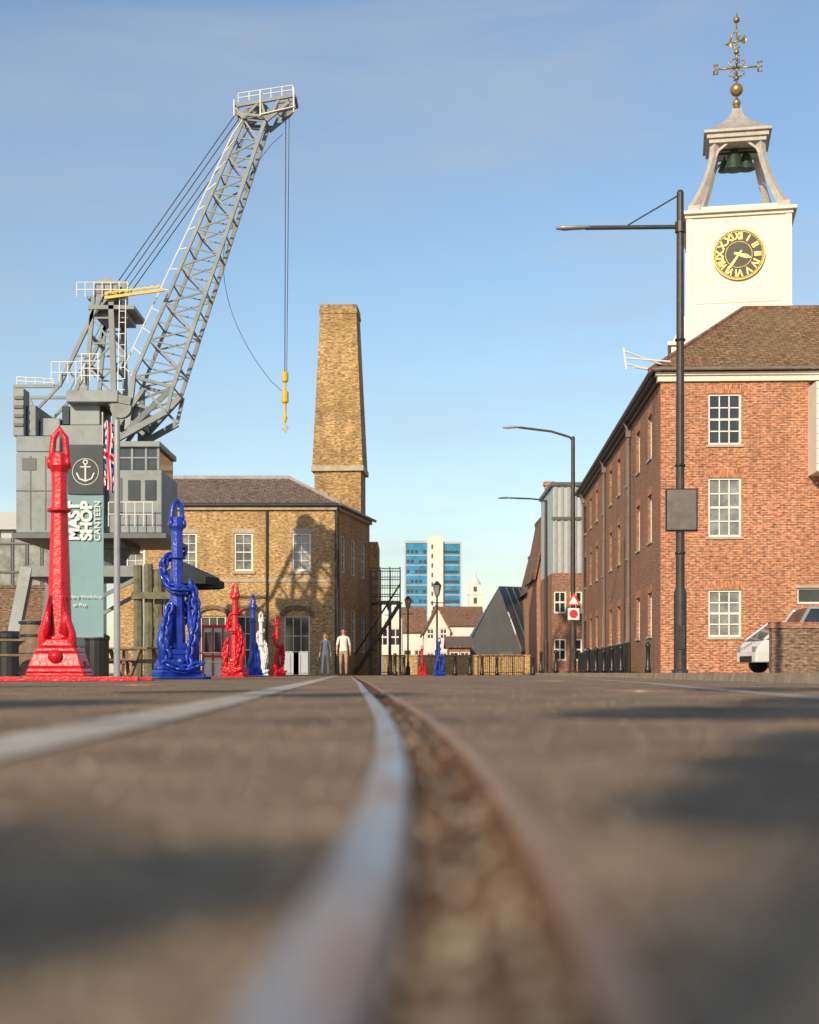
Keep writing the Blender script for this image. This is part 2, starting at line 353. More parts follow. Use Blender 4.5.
x.quad((5.1,-1.4,10.1),(7.7,-1.4,10.1),(7.7,0,10.34),(5.1,0,10.34)); x.obj('hoist_box',h,'white')
x=B()
for q in ((-1.3,-.5,10.9),(-1.35,-.5,11.35),(-1.0,-.6,10.75)): x.tube((.0,-.1,10.7+.25*(q[2]>11)),q,.03)
x.tube((-1.35,-.5,11.45),(-1.25,-.5,10.7),.035); x.tube((-1.35,-.5,11.1),(.3,-.3,11.0),.03); x.obj('flagpole_bracket',h,'railw')

# ---------------------------------------------------------------- clock tower
ct=root('clock_tower',(14.28,62.1,0),math.radians(-10.5))
def zt(y): return CH+(HY-y)*60/F
def zq(y): return CH+(HY-y)*62.1/F
a=2.13
t=B(); t.frust(0,0,9.5,2.8,2.8,13.9,2.8,2.8); t.frust(0,0,13.9,2.95,2.95,14.05,2.95,2.95); t.frust(0,0,14.05,2.75,2.75,15.3,2.22,2.22)
t.frust(0,0,15.3,a,a,zt(212),a,a)
for sx in(-1,1):
    for sy in(-1,1): t.box(sx*a-.22 if sx>0 else -a-.04,sy*a-.22 if sy>0 else -a-.04,15.3,(a+.04) if sx>0 else -a+.22,(a+.04) if sy>0 else -a+.22,zt(214))
t.frust(0,0,15.3,a+.1,a+.1,15.55,a+.06,a+.06)
t.obj('tower_shaft',ct,'white')
t=B(); z=zt(216); t.box(-a-.1,-a-.1,z,a+.1,a+.1,z+.14); t.box(-a-.25,-a-.25,z+.142,a+.25,a+.25,z+.28); t.frust(0,0,z+.282,a+.2,a+.2,z+.4,a-.1,a-.1)
t.frust(0,0,z+.4,1.95,1.95,z+.55,1.9,1.9)
t.box(-a-.001+.35,-a-.03,15.75,a-.35,-a+.01,15.82);t.obj('cornice',ct,'white',bevel=.015)
zb=zt(205); zl=zq(150)
t=B()
for sx in(-1,1):
    for sy in(-1,1):
        pts=[]
        for i in range(13):
            u=i/12; rr=.95+.92*(1-u)**1.9+.05*math.sin(u*math.pi)
            pts.append((sx*rr,sy*rr,zb+.05+u*(zl-zb)))
        t.path(pts,[.24-.06*math.sin(i/12*math.pi)-.03*i/12 for i in range(13)],4)
        t.box(sx*1.85-.25,sy*1.85-.25,zb-.1,sx*1.85+.25,sy*1.85+.25,zb+.12)
        t.path([(sx*.98,sy*1.05,zl-.75),(sx*.8,sy*1.05,zl-.35),(sx*.45,sy*1.05,zl-.08)],[.06,.07,.06],4)
t.obj('cupola_legs',ct,'legs')
t=B(); t.box(-1.2,-1.2,zl-.06,1.2,1.2,zl+.12)
zc=zl+.122; t.box(-1.3,-1.3,zc,1.3,1.3,zc+.2); t.box(-1.42,-1.42,zc+.202,1.42,1.42,zc+.33); t.obj('cupola_cornice',ct,'legs',bevel=.02)
zc=zc+.331
t=B(); K=12; top=zq(110)
prof=[(1.33*(1-u)**1.7+.17*u+.04,zc+u*(top-zc)) for u in [i/K for i in range(K+1)]]
for i in range(K): t.frust(0,0,prof[i][1],prof[i][0],prof[i][0],prof[i+1][1],prof[i+1][0],prof[i+1][0])
t.obj('cupola_roof',ct,'lead')
def bell(bb,cx,cy,zt_,R_,H_): bb.lathe([(R_,zt_-H_),(R_*.93,zt_-H_*.93),(R_*.72,zt_-H_*.6),(R_*.6,zt_-H_*.3),(R_*.42,zt_-H_*.08),(R_*.12,zt_),(.04,zt_+.12)],cx,cy,20)
t=B(); bell(t,-.12,-.3,zl-.12,.45,.85); bell(t,.42,.1,zl-.15,.38,.7); bell(t,-.5,.6,zl-.2,.28,.5); t.tube((-1,-.3,zl-.05),(1,-.3,zl-.05),.08); t.tube((-1,.1,zl-.08),(1,.1,zl-.08),.07); t.obj('bells',ct,'bronze',smooth=True)
t=B(); t.lathe([(.2,top-.05),(.12,top+.2),(.16,top+.26),(.07,top+.35)])
for (zz_,rr) in ((zq(90),.28),(zq(103),.18),(zq(52),.12),(zq(20),.14),(zq(78),.11)):
    t.lathe([(rr*math.sin(math.pi*i/10)+.001,zz_-rr*math.cos(math.pi*i/10)) for i in range(11)],n=16)
t.tube((0,0,top),(0,0,zq(13)),.055,.03)
za=zq(68)
for d in ((1,0),(-1,0),(0,1),(0,-1)):
    t.tube((0,0,za),(d[0]*.9,d[1]*.9,za),.038)
    for sg in(1,-1): t.path([(d[0]*(.08+.26*math.sin(u*math.pi)),d[1]*(.08+.26*math.sin(u*math.pi)),za+sg*(.05+.36*u)) for u in [i/8 for i in range(9)]],.032,6)
for (d,sh) in (((1,0),'E'),((-1,0),'W'),((0,-1),'S'),((0,1),'N')):
    cx_,cy_=d[0]*.94,d[1]*.94
    if sh in 'EW':
        t.tube((cx_-.02,cy_,za-.22),(cx_-.02,cy_,za+.22),.042)
        for q in(-.2,0,.2): t.tube((cx_-.02,cy_,za+q),(cx_+(.16 if sh=='E' else .12),cy_,za+q),.035)
        if sh=='W': t.tube((cx_+.12,cy_,za-.22),(cx_+.12,cy_,za+.22),.035)
    else: t.path([(cx_+.1,cy_,za+.15),(cx_-.08,cy_,za+.18),(cx_-.08,cy_,za+.02),(cx_+.08,cy_,za-.02),(cx_+.08,cy_,za-.17),(cx_-.1,cy_,za-.15)],.03,6)
zv=zq(42); t.tube((-.35,0,zv-.05),(.35,0,zv+.1),.04); t.add([(-.5,0,zv-.1),(-.25,.02,zv+.08),(-.22,.02,zv-.2),(-.25,-.02,zv+.08),(-.22,-.02,zv-.2)],[(0,1,2),(0,4,3)])
t.add([(.1,.01,zv+.02),(.35,.01,zv+.3),(.42,.01,zv+.05),(.35,.01,zv-.12),(.1,-.01,zv+.02),(.35,-.01,zv+.3),(.42,-.01,zv+.05),(.35,-.01,zv-.12)],[(0,1,2,3),(7,6,5,4),(0,4,5,1),(3,7,4,0)])
t.path([(-.28,0,zv),(-.2,0,zv+.35),(0,0,zv+.5),(.14,0,zv+.3),(.05,0,zv+.1)],.04,6); t.path([(-.25,0,zv-.1),(-.05,0,zv-.3),(.15,0,zv-.22)],.035,6)
t.obj('weather_vane',ct,'oldgold',smooth=True)
cz=zt(255); cr=1.05
t=B(); t.disc((0,-a-.03,cz),(0,1,0),cr,.1,48); t.obj('clock_dial',ct,'clockface')
t=B(); X1=(1,0,0);X3=(0,0,1); t.ring((0,-a-.09,cz),X1,X3,cr,.03,48); t.ring((0,-a-.085,cz),X1,X3,cr*.93,.012,48); t.ring((0,-a-.085,cz),X1,X3,cr*.52,.014,48)
for i in range(60):
    an=i*math.pi/30; r0=cr*.93;r1=cr*.98; t.tube((math.sin(an)*r0,-a-.085,cz+math.cos(an)*r0),(math.sin(an)*r1,-a-.085,cz+math.cos(an)*r1),.012,n=4)
def hand(an,L_,w_): 
    sx,cx2=math.sin(an),math.cos(an); y=-a-.12
    t.add([(-sx*.2+cx2*w_*.5,y,cz-cx2*.2-sx*w_*.5),(-sx*.2-cx2*w_*.5,y,cz-cx2*.2+sx*w_*.5),(sx*L_*.6-cx2*w_,y,cz+cx2*L_*.6+sx*w_),(sx*L_,y,cz+cx2*L_),(sx*L_*.6+cx2*w_,y,cz+cx2*L_*.6-sx*w_)],[(0,1,2,3,4)])
hand(math.radians(215),.88,.055); hand(math.radians(107),.55,.09); t.disc((0,-a-.13,cz),(0,1,0),.07,.02)
t.obj('clock_ring_hands',ct,'gold')
for i,nm in enumerate(['XII','I','II','III','IV','V','VI','VII','VIII','IX','X','XI']):
    an=i*math.pi/6; rr=cr*.725
    o=text(ct,nm,.40,(math.sin(an)*rr,-a-.09,cz+math.cos(an)*rr),(math.pi/2,0,0),'gold',.006,bold=.012)
    o.rotation_mode='QUATERNION'
    o.rotation_quaternion=(Matrix.Rotation(an,4,'Y')@Matrix.Rotation(math.pi/2,4,'X')).to_quaternion()
    if len(nm)>2: o.scale=(.66,1,1)

# ---------------------------------------------------------------- canteen (left brick building)
Yc=70; s=Yc/F
cb=root('stock_brick_building',((336-CX)*s,Yc,0),0)
fr=B();gl=B();gl2=B();st=B();w=B()
Lf=(336-120)*s; zc0=zz(510,Yc)
O=(-Lf,0); ops=[]
pxs=[(126,145),(180,197),(234,253),(292,311)]
for p in pxs: ops.append(((p[0]-120)*s,(p[1]-120)*s,zz(571,Yc),zz(533,Yc)))
low=[(146,166),(200,226),(236,262),(284,310)]
lops=[((p[0]-120)*s,(p[1]-120)*s,.4 if i!=3 else .05,zz(616,Yc)) for i,p in enumerate(low)]
wall(w,O,(1,0),Lf,0,zc0,ops+lops,dep=.22)
for i,o in enumerate(ops): window(fr,gl2,O,(1,0),*o,nx=2,ny=4,fw=.09); wbox(st,O,(1,0),o[0]-.1,o[1]+.1,o[2]-.14,o[2]-.002,-.02,.08); wbox(st,O,(1,0),o[0]-.1,o[1]+.1,o[3]+.002,o[3]+.22,-.02,.01)
for o in lops: window(fr,gl,O,(1,0),*o,nx=3,ny=3,dep=.15)
arc=B()
for o in lops:
    cx_=(o[0]+o[1])/2; rr=(o[1]-o[0])/2+.12
    arc.path([(-Lf+cx_+rr*math.cos(q),-.02,o[3]+.02+rr*.55*math.sin(q)) for q in [math.pi*i/12 for i in range(13)]],.14,4)
arc.obj('arches',cb,'dbrick')
p1=V((0,0,0)); p2=V((1.45,7.2,0)); Ls=(p2-p1).length; ts=(p2-p1).normalized()
so=[]
for u in (1.0,3.2,5.4): so+=[(u,u+1,zz(571,Yc),zz(533,Yc)),(u,u+1,1.2,3.4)]
wall(w,(0,0),(ts.x,ts.y),Ls,0,zc0,so,dep=.22)
for o in so: window(fr,gl,(0,0),(ts.x,ts.y),*o,nx=2,ny=4)
w.quad((1.45,7.2,0),(-Lf,7.2,0),(-Lf,7.2,zc0),(1.45,7.2,zc0)); w.quad((-Lf,7.2,0),(-Lf,0,0),(-Lf,0,zc0),(-Lf,7.2,zc0))
w.box(.3,7.2,0,1.9,12,zc0-.9)
w.obj('brick_walls',cb,'ybrick')
b=B(); b.box(-Lf-.1,-.15,zc0,.15,.1,zc0+.22); wbox(b,(0,0),(ts.x,ts.y),.02,Ls,zc0,zc0+.215,-.1,.15); b.obj('eaves_band',cb,'stone')
b=B(); b.box(-Lf,-.04,zz(582,Yc),0,.002,zz(579,Yc)); b.obj('string_course',cb,'stone')
b=B(); b.path([(-Lf-.1,-.25,zc0+.24),(.2,-.25,zc0+.24)],.09,6); b.path([(.2,-.25,zc0+.24),(1.75,7.4,zc0+.24)],.09,6); b.path([(.02,-.12,zc0),(.02,-.12,.1)],.07,6); b.path([(-3.4,-.12,zc0),(-3.4,-.12,.1)],.05,6); b.obj('gutter_downpipe',cb,'black')
r=B(); z0=zc0+.26; zr=zz(478,Yc+3.6)+.0; A=(-Lf-.3,-.3,z0);Bq=(.25,-.3,z0);C=(1.85,7.5,z0);D=(-Lf-.3,7.5,z0);E=(-2.6,3.6,zr);G=(-Lf+1.8,3.6,zr)
r.quad(A,Bq,E,G); r.quad(Bq,C,E); r.quad(C,D,G,E); r.quad(D,A,G); r.obj('slate_roof',cb,'slate')
r=B(); r.path([G,E],.12,6); r.path([E,Bq],.1,6); r.obj('ridge',cb,'lead')
fr.obj('window_frames',cb,'wframe'); gl.obj('dark_window_glass',cb,'glass'); gl2.obj('window_glass',cb,'glass2'); st.obj('sills',cb,'stone')

# chimney
Yk=84; s=Yk/F; X0=(339-CX)*s; k=root('brick_chimney',(X0,Yk+1.6,0),math.radians(-4))
b=B(); zA=zz(468,Yk); zT=zz(302,Yk)
b.frust(0,0,0,1.42,1.42,zA-.15,1.38,1.38); b.frust(0,0,zA+.16,1.5,1.5,zT-.55,1.08,1.08)
b.frust(0,0,zT-.55,1.13,1.13,zT-.32,1.13,1.13); b.frust(0,0,zT-.318,1.1,1.1,zT,1.1,1.1); b.obj('brick_shaft',k,'cbrick')
b=B(); b.box(-1.56,-1.56,zA-.15,1.56,1.56,zA+.16); b.obj('stone_band',k,'stone')

# ---------------------------------------------------------------- distant buildings
def simple(name,px0,px1,ytop,Y,dep,mt,roof=None,rh=0,ridge='x',win=None,gm='glass',z0=0.):
    x0=(px0-CX)*Y/F; x1=(px1-CX)*Y/F; z=zz(ytop,Y); e=root(name,(x0,Y,0)); W=x1-x0
    w=B(); ops=[]
    if win:
        nx,nz,ww,wh,zb_,zs_=win
        for i in range(nx):
            for j in range(nz):
                u=W*(i+.5)/nx; a_=zb_+j*zs_; ops.append((u-ww/2,u+ww/2,a_,a_+wh))
    wall(w,(0,0),(1,0),W,z0,z,ops); w.quad((W,0,z0),(W,dep,z0),(W,dep,z),(W,0,z)); w.quad((0,dep,z0),(0,0,z0),(0,0,z),(0,dep,z)); w.quad((W,dep,z0),(0,dep,z0),(0,dep,z),(W,dep,z))
    if roof and ridge=='y':
        w.quad((0,0,z),(W,0,z),(W/2,0,z+rh)); w.quad((W,dep,z),(0,dep,z),(W/2,dep,z+rh))
    elif roof:
        w.quad((0,dep,z),(0,0,z),(0,dep/2,z+rh)); w.quad((W,0,z),(W,dep,z),(W,dep/2,z+rh))
    else: w.quad((0,0,z),(W,0,z),(W,dep,z),(0,dep,z))
    w.obj('walls',e,mt)
    if roof:
        r=B(); o=.3
        if ridge=='y': r.quad((-o,-o,z-o*rh/(W/2)),(W/2,-o,z+rh),(W/2,dep+o,z+rh),(-o,dep+o,z-o*rh/(W/2))); r.quad((W/2,-o,z+rh),(W+o,-o,z-o*rh/(W/2)),(W+o,dep+o,z-o*rh/(W/2)),(W/2,dep+o,z+rh))
        else: r.quad((-o,-o,z-o*rh/(dep/2)),(W+o,-o,z-o*rh/(dep/2)),(W+o,dep/2,z+rh),(-o,dep/2,z+rh)); r.quad((W+o,dep+o,z-o*rh/(dep/2)),(-o,dep+o,z-o*rh/(dep/2)),(-o,dep/2,z+rh),(W+o,dep/2,z+rh))
        ro=r.obj('roof',e,roof); mo=ro.modifiers.new('s','SOLIDIFY'); mo.thickness=.15
    if ops:
        f=B();g2=B()
        for o_ in ops: window(f,g2,(0,0),(1,0),*o_,nx=2,ny=2,fw=.1,bw=.06)
        f.obj('window_frames',e,'wframe'); g2.obj('glass',e,gm)
    return e,W,z
Y=500;s=Y/F; e=root('office_tower',((405-CX)*s,Y,0)); W=(461-405)*s; H_=zz(543,Y)
b=B(); b.box(0,0,0,W*.40,14,H_*1.0); b.box(W*.68,0,0,W,14,H_-.3); b.obj('blue_glass_wings',e,'blueglass')
b=B(); b.box(W*.40,-1.2,0,W*.68,15,zz(537,Y)); b.obj('white_core',e,'cream')
b=B()
for i in range(12):
    z=3+i*(H_-4)/12; b.box(-.1,-.12,z,W*.399,-.001,z+.3); b.box(W*.682,-.12,z,W+.1,-.001,z+.3)
b.box(-.2,-.3,H_,W*.40,14,H_+.9); b.box(W*.68,-.3,H_-.3,W+.2,14,H_+.5); b.box(-.2,-.2,2,.3,-.125,H_); b.box(W-.3,-.2,2,W+.2,-.125,H_)
b.obj('floor_bands',e,'clad')
b=B()
for i in range(12):
    z=3.9+i*(H_-4)/12
    for q in range(5):
        if (i*3+q)%4: b.box(.6+q*1.45,-.06,z,1.6+q*1.45,-.002,z+1.1)
    b.box(W*.70,-.06,z,W-.8,-.002,z+.9)
for i in range(13): b.box(W*.47,-1.25,4+i*3.3,W*.50,-1.19,5.6+i*3.3)
b.obj('dark_windows',e,'glass')
Y=420;s=Y/F; e=root('domed_church_tower',((475-CX)*s,Y,0))
b=B(); b.box(-1.9,-1.9,0,1.9,1.9,zz(594,Y)); b.box(-2.1,-2.1,zz(595,Y),2.1,2.1,zz(594,Y)+.1); b.box(-1.5,-1.5,zz(594,Y),1.5,1.5,zz(585,Y)); b.lathe([(1.7,zz(585,Y)),(1.6,zz(583,Y)),(1.1,zz(580,Y)),(.5,zz(577,Y)),(.4,zz(574,Y)),(.1,zz(569,Y))],n=12); b.obj('tower_stages',e,'cream')
b=B(); b.box(-.5,-1.55,zz(592,Y),.5,-1.49,zz(587,Y)); b.box(-.5,-1.95,zz(604,Y),.5,-1.89,zz(598,Y)); b.obj('louvre',e,'glass')
simple('white_house',402,424,630,150,8,'cream','orange_tile',2.6,'x',(2,1,.9,1.2,1.4,2))
simple('gabled_house',424,450,628,130,12,'cream','orange_tile',2.2,'y',(2,2,.7,1.0,1,2.2))
simple('tiled_house',436,482,624,160,10,'cream','orange_tile',2.2,'x',(4,1,.9,1.2,2.6,2))
simple('cream_terrace',376,402,618,110,9,'cream',None,0,'x',(2,1,.9,1.4,2.2,2))
simple('low_brick_building',449,470,645,118,6,'sidebrick','slate',.8,'x',(2,1,.8,1.,.9,2))
Y=140;s=Y/F; e=root('zinc_gabled_building',((467-CX)*s,Y,0)); W=(521-467)*s; hp=zz(587,Y); ax_=(499-467)*s
b=B(); b.quad((0,0,0),(W,0,0),(W,0,2.3),(ax_,0,hp),(-.1,0,2.3)); b.quad((0,0,0),(0,0,2.3),(0,14,2.3),(0,14,0)); b.quad((W,0,0),(W+5,9,0),(W+5,9,2.2),(W,0,2.2)); b.obj('gable_wall',e,'zinc')
b=B(); b.quad((ax_,-.08,hp+.08),(W+.2,-.08,2.2),(W+5.2,9,2.2),(ax_+4.4,9,hp+.5)); b.obj('glass_roof',e,'roofglass')
b=B(); b.quad((ax_,-.05,hp+.05),(-.3,-.05,2.2),(-.3,14,2.2),(ax_+4.4,9,hp+.4)); b.box(W*.6,-.06,.2,W*.85,-.02,2.2)
for q in range(1,6): 
    u=q/6; b.bar(V((ax_,-.1,hp+.1)).lerp(V((ax_+4.4,9,hp+.55)),u),V((W+.2,-.1,2.22)).lerp(V((W+5.2,9,2.25)),u),.12)
for q in range(1,5): b.box(W*q/5-.03,-.03,0,W*q/5+.03,-.001,2.2+(hp-2.2)*max(0,1-abs(W*q/5-ax_)/ax_)*.9)
b.obj('left_roof_and_ribs',e,'grey_d')
simple('flat_roofed_warehouse',552,600,573,90,8,'sidebrick',None,0,'x',(3,2,.8,1.4,.9,3.))
simple('red_gabled_house',537,556,560,112,9,'redbrick','orange_tile',3.8,'y',(1,2,1.0,1.6,1.5,3.6))
simple('tall_brick_house',530,546,580,135,10,'ybrick','slate',3.0,'y',(1,2,1.0,1.6,1.5,3.6))
simple('end_house',522,534,612,170,10,'redbrick','slate',2.,'y')
e=root('brick_chimney_stack',at(549,673,105)); e.location.z=0
b=B(); b.box(-.3,-.3,0,.3,.3,zz(486,105)); b.box(-.4,-.4,zz(486,105),.4,.4,zz(482,105)); b.obj('stack',e,'redbrick')
Y=99; s=Y/F; e=root('clad_industrial_block',((553-CX)*s,Y,0)); W=6
b=B(); b.box(0,0,0,W,9,zz(486,Y)); b.obj('block',e,'clad')
b=B()
for i in range(13): b.box(.1+i*.45,-.08,zz(575,Y),.28+i*.45,-.001,zz(486,Y)-.05)
b.obj('ribs',e,'galv'); b=B(); b.box(-.1,-.15,zz(520,Y),W,-.081,zz(517,Y)); b.box(-.15,-.2,zz(486,Y),W+.1,9.1,zz(486,Y)+.25); b.obj('trim',e,'grey_d')
Y=95;s=Y/F; e=root('industrial_shed',((-60-CX)*s,Y,0)); W=(62+60)*s
b=B(); b.box(0,0,0,W,14,zz(530,Y)-.02); b.obj('shed_walls',e,'clad')
b=B(); b.add([(-.3,-.4,zz(530,Y)),(W+.3,-.4,zz(530,Y)),(W+.3,7,zz(500,Y)),(-.3,7,zz(500,Y)),(-.3,14.4,zz(530,Y)),(W+.3,14.4,zz(530,Y))],[(0,1,2,3),(3,2,5,4),(1,5,2),(0,3,4)]); b.obj('white_roof',e,'white')
b=B()
for i in range(9): b.box(i*.98+.1,-.12,3,i*.98+.85,-.03,zz(538,Y))
b.obj('glazing',e,'glass2')
b=B()
for i in range(10): b.box(i*.98-.06,-.2,0,i*.98+.06,-.1,zz(531,Y))
for j in range(4): b.box(0,-.25,3+j*1.9,W,-.2,3.12+j*1.9)
b.obj('frame',e,'grey_d')
# ---------------------------------------------------------------- street lamps
def lamp(x,Y,Hh,arm,droop,stay,th=1.):
    e=root('street_lamp',(x,Y,.12),RZ*0)
    b=B(); b.lathe([(.17*th,0),(.17*th,.05),(.135*th,.08),(.135*th,1.7),(.095*th,1.8),(.088*th,Hh*.5),(.075*th,Hh-.05),(.05*th,Hh)],n=16); b.box(-.07,-.14*th-.01,.5,.07,-.11,1.0)
    if stay:
        za=Hh-.77; b.path([(0,0,za),(-arm,0,za-.02)],.045,8); b.path([(-.03,0,Hh-.1),(-arm*.55,0,za+.04)],.016,6); b.lathe([(.11,za-.12),(.11,za+.1)],n=12); za2=za-.02
    else:
        za2=Hh+droop; b.path([(0,0,Hh-.15),(-.15,0,Hh-.02),(-arm*.4,0,Hh+droop*.55),(-arm,0,za2)],.045,8)
    b.obj('column_and_arm',e,'pole',smooth=False)
    b=B(); b.path([(-arm+.12,0,za2),(-arm-.1,0,za2+.01),(-arm-.45,0,za2-.005),(-arm-.62,0,za2-.01)],[.05,.09,.1,.05],8,flat=.5); b.obj('lantern_head',e,'galv',smooth=True)
    return e
e=lamp(5.71,30,10.18,2.0,0,True)
b=B(); b.box(-.3,-.16,3.0,.32,-.11,3.85); b.obj('sign_box',e,'signgrey',bevel=.02); b=B(); b.box(-.33,-.108,2.97,.35,-.09,3.88);b.ring((0,0,3.2),(1,0,0),(0,1,0),.105,.02);b.ring((0,0,3.65),(1,0,0),(0,1,0),.105,.02); b.obj('sign_rim',e,'black')
b=B()
for z_ in (4.35,7.0,2.5): b.lathe([(.105,z_),(.115,z_+.02),(.105,z_+.05)],n=14)
b.obj('bands',e,'black')
e2=lamp((573-CX)*55/F,55,9.15,2.1,.35,False)
b=B(); 
b.add([(-.3,-.18,2.6),(.3,-.18,2.6),(0,-.18,3.12)],[(0,1,2)]); b.obj('triangle_sign',e2,'signred'); b=B(); b.add([(-.19,-.185,2.66),(.19,-.185,2.66),(0,-.185,2.98)],[(0,1,2)]); b.box(-.22,-.185,2.05,.22,-.17,2.5); b.obj('sign_panel',e2,'whitep')
b=B(); b.disc((0,-.195,2.28),(0,1,0),.16,.02); b.obj('round_sign',e2,'signred')
lamp((546-CX)*78/F,78,9.5,2.0,.1,False)
def hlamp(px,ytop,Y):
    e=root('heritage_lamp_post',((px-CX)*Y/F,Y,0)); H_=zz(ytop,Y)
    b=B(); b.lathe([(.12,0),(.12,.4),(.07,.5),(.045,.9),(.04,H_-.7),(.08,H_-.65)],n=12); b.path([(-.3,0,H_-.95),(.3,0,H_-.95)],.02,6); b.lathe([(.2,H_-.18),(.05,H_-.02),(.02,H_)],n=8); b.obj('post',e,'black')
    b=B(); b.lathe([(.1,H_-.64),(.2,H_-.19)],n=6); b.obj('lantern',e,'glass2')
hlamp(437,581,62); hlamp(408,596,75); hlamp(389,600,90)

# ---------------------------------------------------------------- crane
Y=55; s=Y/F
cr_=root('dockside_crane',((95-CX)*s,Y,0))
def cp(px,py,d=0.): return V(((px-95)*s,d,CH+(HY-py)*s))
D2=2.2
def rb(bb,x0,y0,x1,y1,d0,d1):
    # correct the elevation survey for the nearer face of the part
    k_=(Y+d0)/Y; p=cp(x0,y1); q=cp(x1,y0); ox=(95-CX)*s
    X0_=(p.x+ox)*k_-ox; X1_=(q.x+ox)*k_-ox; Z0_=CH+(p.z-CH)*k_; Z1_=CH+(q.z-CH)*k_
    bb.box(X0_,d0,Z0_,X1_,d1,Z1_)
b=B()
rb(b,16,452,103,533,-D2,D2); rb(b,103,470,162,533,-D2+.4,D2-.4); rb(b,104,441,160,447,-D2+.3,D2-.3)
rb(b,16,436,60,451.7,-1.9,1.9)
rb(b,13,388,24,436,-1.7,-.9); rb(b,27,405,36,436,-1.4,1.5); rb(b,13,405,24,436,.2,1.4)
rb(b,66,390,118,402,-1.5,1.5); rb(b,60,425,103,451.8,-1.7,1.2); rb(b,70,402,100,425,-1.0,1.0); rb(b,40,418,60,436,-1.0,1.0)
b.obj('machinery_house',cr_,'grey_h',bevel=.04)
b=B()
rb(b,13,533,166,538,-D2-.3,D2+.5); rb(b,60,538,125,548,-1.5,1.5)
for x in (30,45,60,75,90): rb(b,x,456,x+1.0,530,-D2-.02,-D2-.001)
rb(b,16,490,103,491.2,-D2-.025,-D2-.002)
for j in range(4): rb(b,14,396+j*9,23,399+j*9,-1.76,-1.7)
rb(b,22,458,36,470,-D2-.03,-D2-.004); rb(b,104,478,122,515,-D2+.37,-D2+.398)
b.obj('deck_and_ribs',cr_,'grey_d')
b=B(); rb(b,106,447,158,470,-D2+.5,D2-.5); rb(b,128,480,140,500,-D2+.36,-D2+.398); rb(b,145,480,156,500,-D2+.36,-D2+.398)
rb(b,62,406,69,424,-.8,.8); b.obj('cab_glass',cr_,'glass')
b=B()
for x in (104,117,131,145,157): rb(b,x,447,x+2.2,470,-D2+.42,-D2+.48)
rb(b,104,457,159,458.5,-D2+.43,-D2+.49)
b.obj('cab_mullions',cr_,'grey_h')
b=B()
for d in (-1.1,1.1):
    b.bar(cp(92,400,d),cp(100,302,d),.15); b.bar(cp(120,400,d),cp(117,302,d),.2); b.bar(cp(66,392,d),cp(108,303,d),.15); b.bar(cp(30,430,d),cp(66,392,d),.1)
    b.bar(cp(22,392,d),cp(66,392,d),.12); b.bar(cp(22,392,d),cp(36,440,d),.1)
    for q in range(4):
        y0=400-q*25; 
        if q%2: b.bar(cp(92+q*2,y0,d),cp(119.5-.5*q,y0-25,d),.07)
        else: b.bar(cp(94+q*2,y0-25,d),cp(119,y0,d),.07)
        b.bar(cp(94+q*2,y0-25,d),cp(119,y0-25,d),.06)
    b.bar(cp(75,375,d),cp(92,400,d),.08); b.bar(cp(80,362,d),cp(96,362,d),.07)
for y in (400,370,340,305): b.bar(cp(118,y,-1.1),cp(118,y,1.1),.12); b.bar(cp(95,y,-1.1),cp(95,y,1.1),.1)
rb(b,88,305,134,309,-1.2,1.2); rb(b,98,309,128,318,-.8,.8)
b.disc(cp(112,297,-1.0),(0,1,0),.45,.2); b.disc(cp(123,293,-.5),(0,1,0),.32,.2); b.disc(cp(108,296,.9),(0,1,0),.45,.2); rb(b,102,287,122,305,-.6,.6)
npan=14
jl=[];jr=[]
for i in range(npan+1):
    u=i/npan; jl.append((lerp(138,245,u),lerp(382,124,u))); jr.append((lerp(177,266,u),lerp(392,126,u)))
dw=lambda u: lerp(.95,.45,u)
for d in (-1,1):
    for i in range(npan):
        u=i/npan; u2=(i+1)/npan
        pl,pl2=cp(*jl[i],d*dw(u)),cp(*jl[i+1],d*dw(u2)); pr,pr2=cp(*jr[i],d*dw(u)),cp(*jr[i+1],d*dw(u2))
        b.bar(pl,pl2,.12); b.bar(pr,pr2,.14); b.bar(pl2,pr2,.05)
        if i%2==0: b.bar(pl,pr2,.06)
        else: b.bar(pr,pl2,.06)
    f0=cp(134,436,d*1.3); b.bar(f0,cp(*jl[0],d*.95),.2); b.bar(f0,cp(*jr[0],d*.95),.2); b.bar(cp(*jl[0],d*.95),cp(*jr[0],d*.95),.12)
    b.bar(f0.lerp(cp(*jl[0],d*.95),.5),f0.lerp(cp(*jr[0],d*.95),.5),.1); b.bar(f0.lerp(cp(*jl[0],d*.95),.5),cp(*jr[0],d*.95),.08)
    b.bar(cp(108,402,d*1.3),cp(138,408,d*1.3),.3); b.bar(cp(118,448,d*1.3),cp(172,418,d*1.3),.22); b.bar(cp(172,418,d*1.2),cp(178,392,d*1.2),.13)
    b.bar(cp(108,455,d*1.25),cp(150,395,d*1.25),.15); b.bar(cp(106,400,d*1.25),cp(150,440,d*1.25),.14); b.bar(cp(172,418,d*1.2),cp(150,395,d*1.2),.1)
for i in range(npan+1):
    u=i/npan; b.bar(cp(*jl[i],-dw(u)),cp(*jl[i],dw(u)),.05); b.bar(cp(*jr[i],-dw(u)),cp(*jr[i],dw(u)),.05)
rb(b,112,404,140,425,-1.0,1.0); b.disc(cp(128,414,-1.3),(0,1,0),.4,.2)
for d in(-.55,.55):
    b.bar(cp(236,112,d),cp(296,101,d),.12); b.bar(cp(245,124,d),cp(236,112,d),.12); b.bar(cp(268,126,d),cp(290,108,d),.12); b.bar(cp(245,124,d),cp(262,106,d),.09); b.bar(cp(262,106,d),cp(268,126,d),.09); b.bar(cp(238,120,d),cp(272,122,d),.1)
    b.bar(cp(272,122,d),cp(280,105,d),.08)
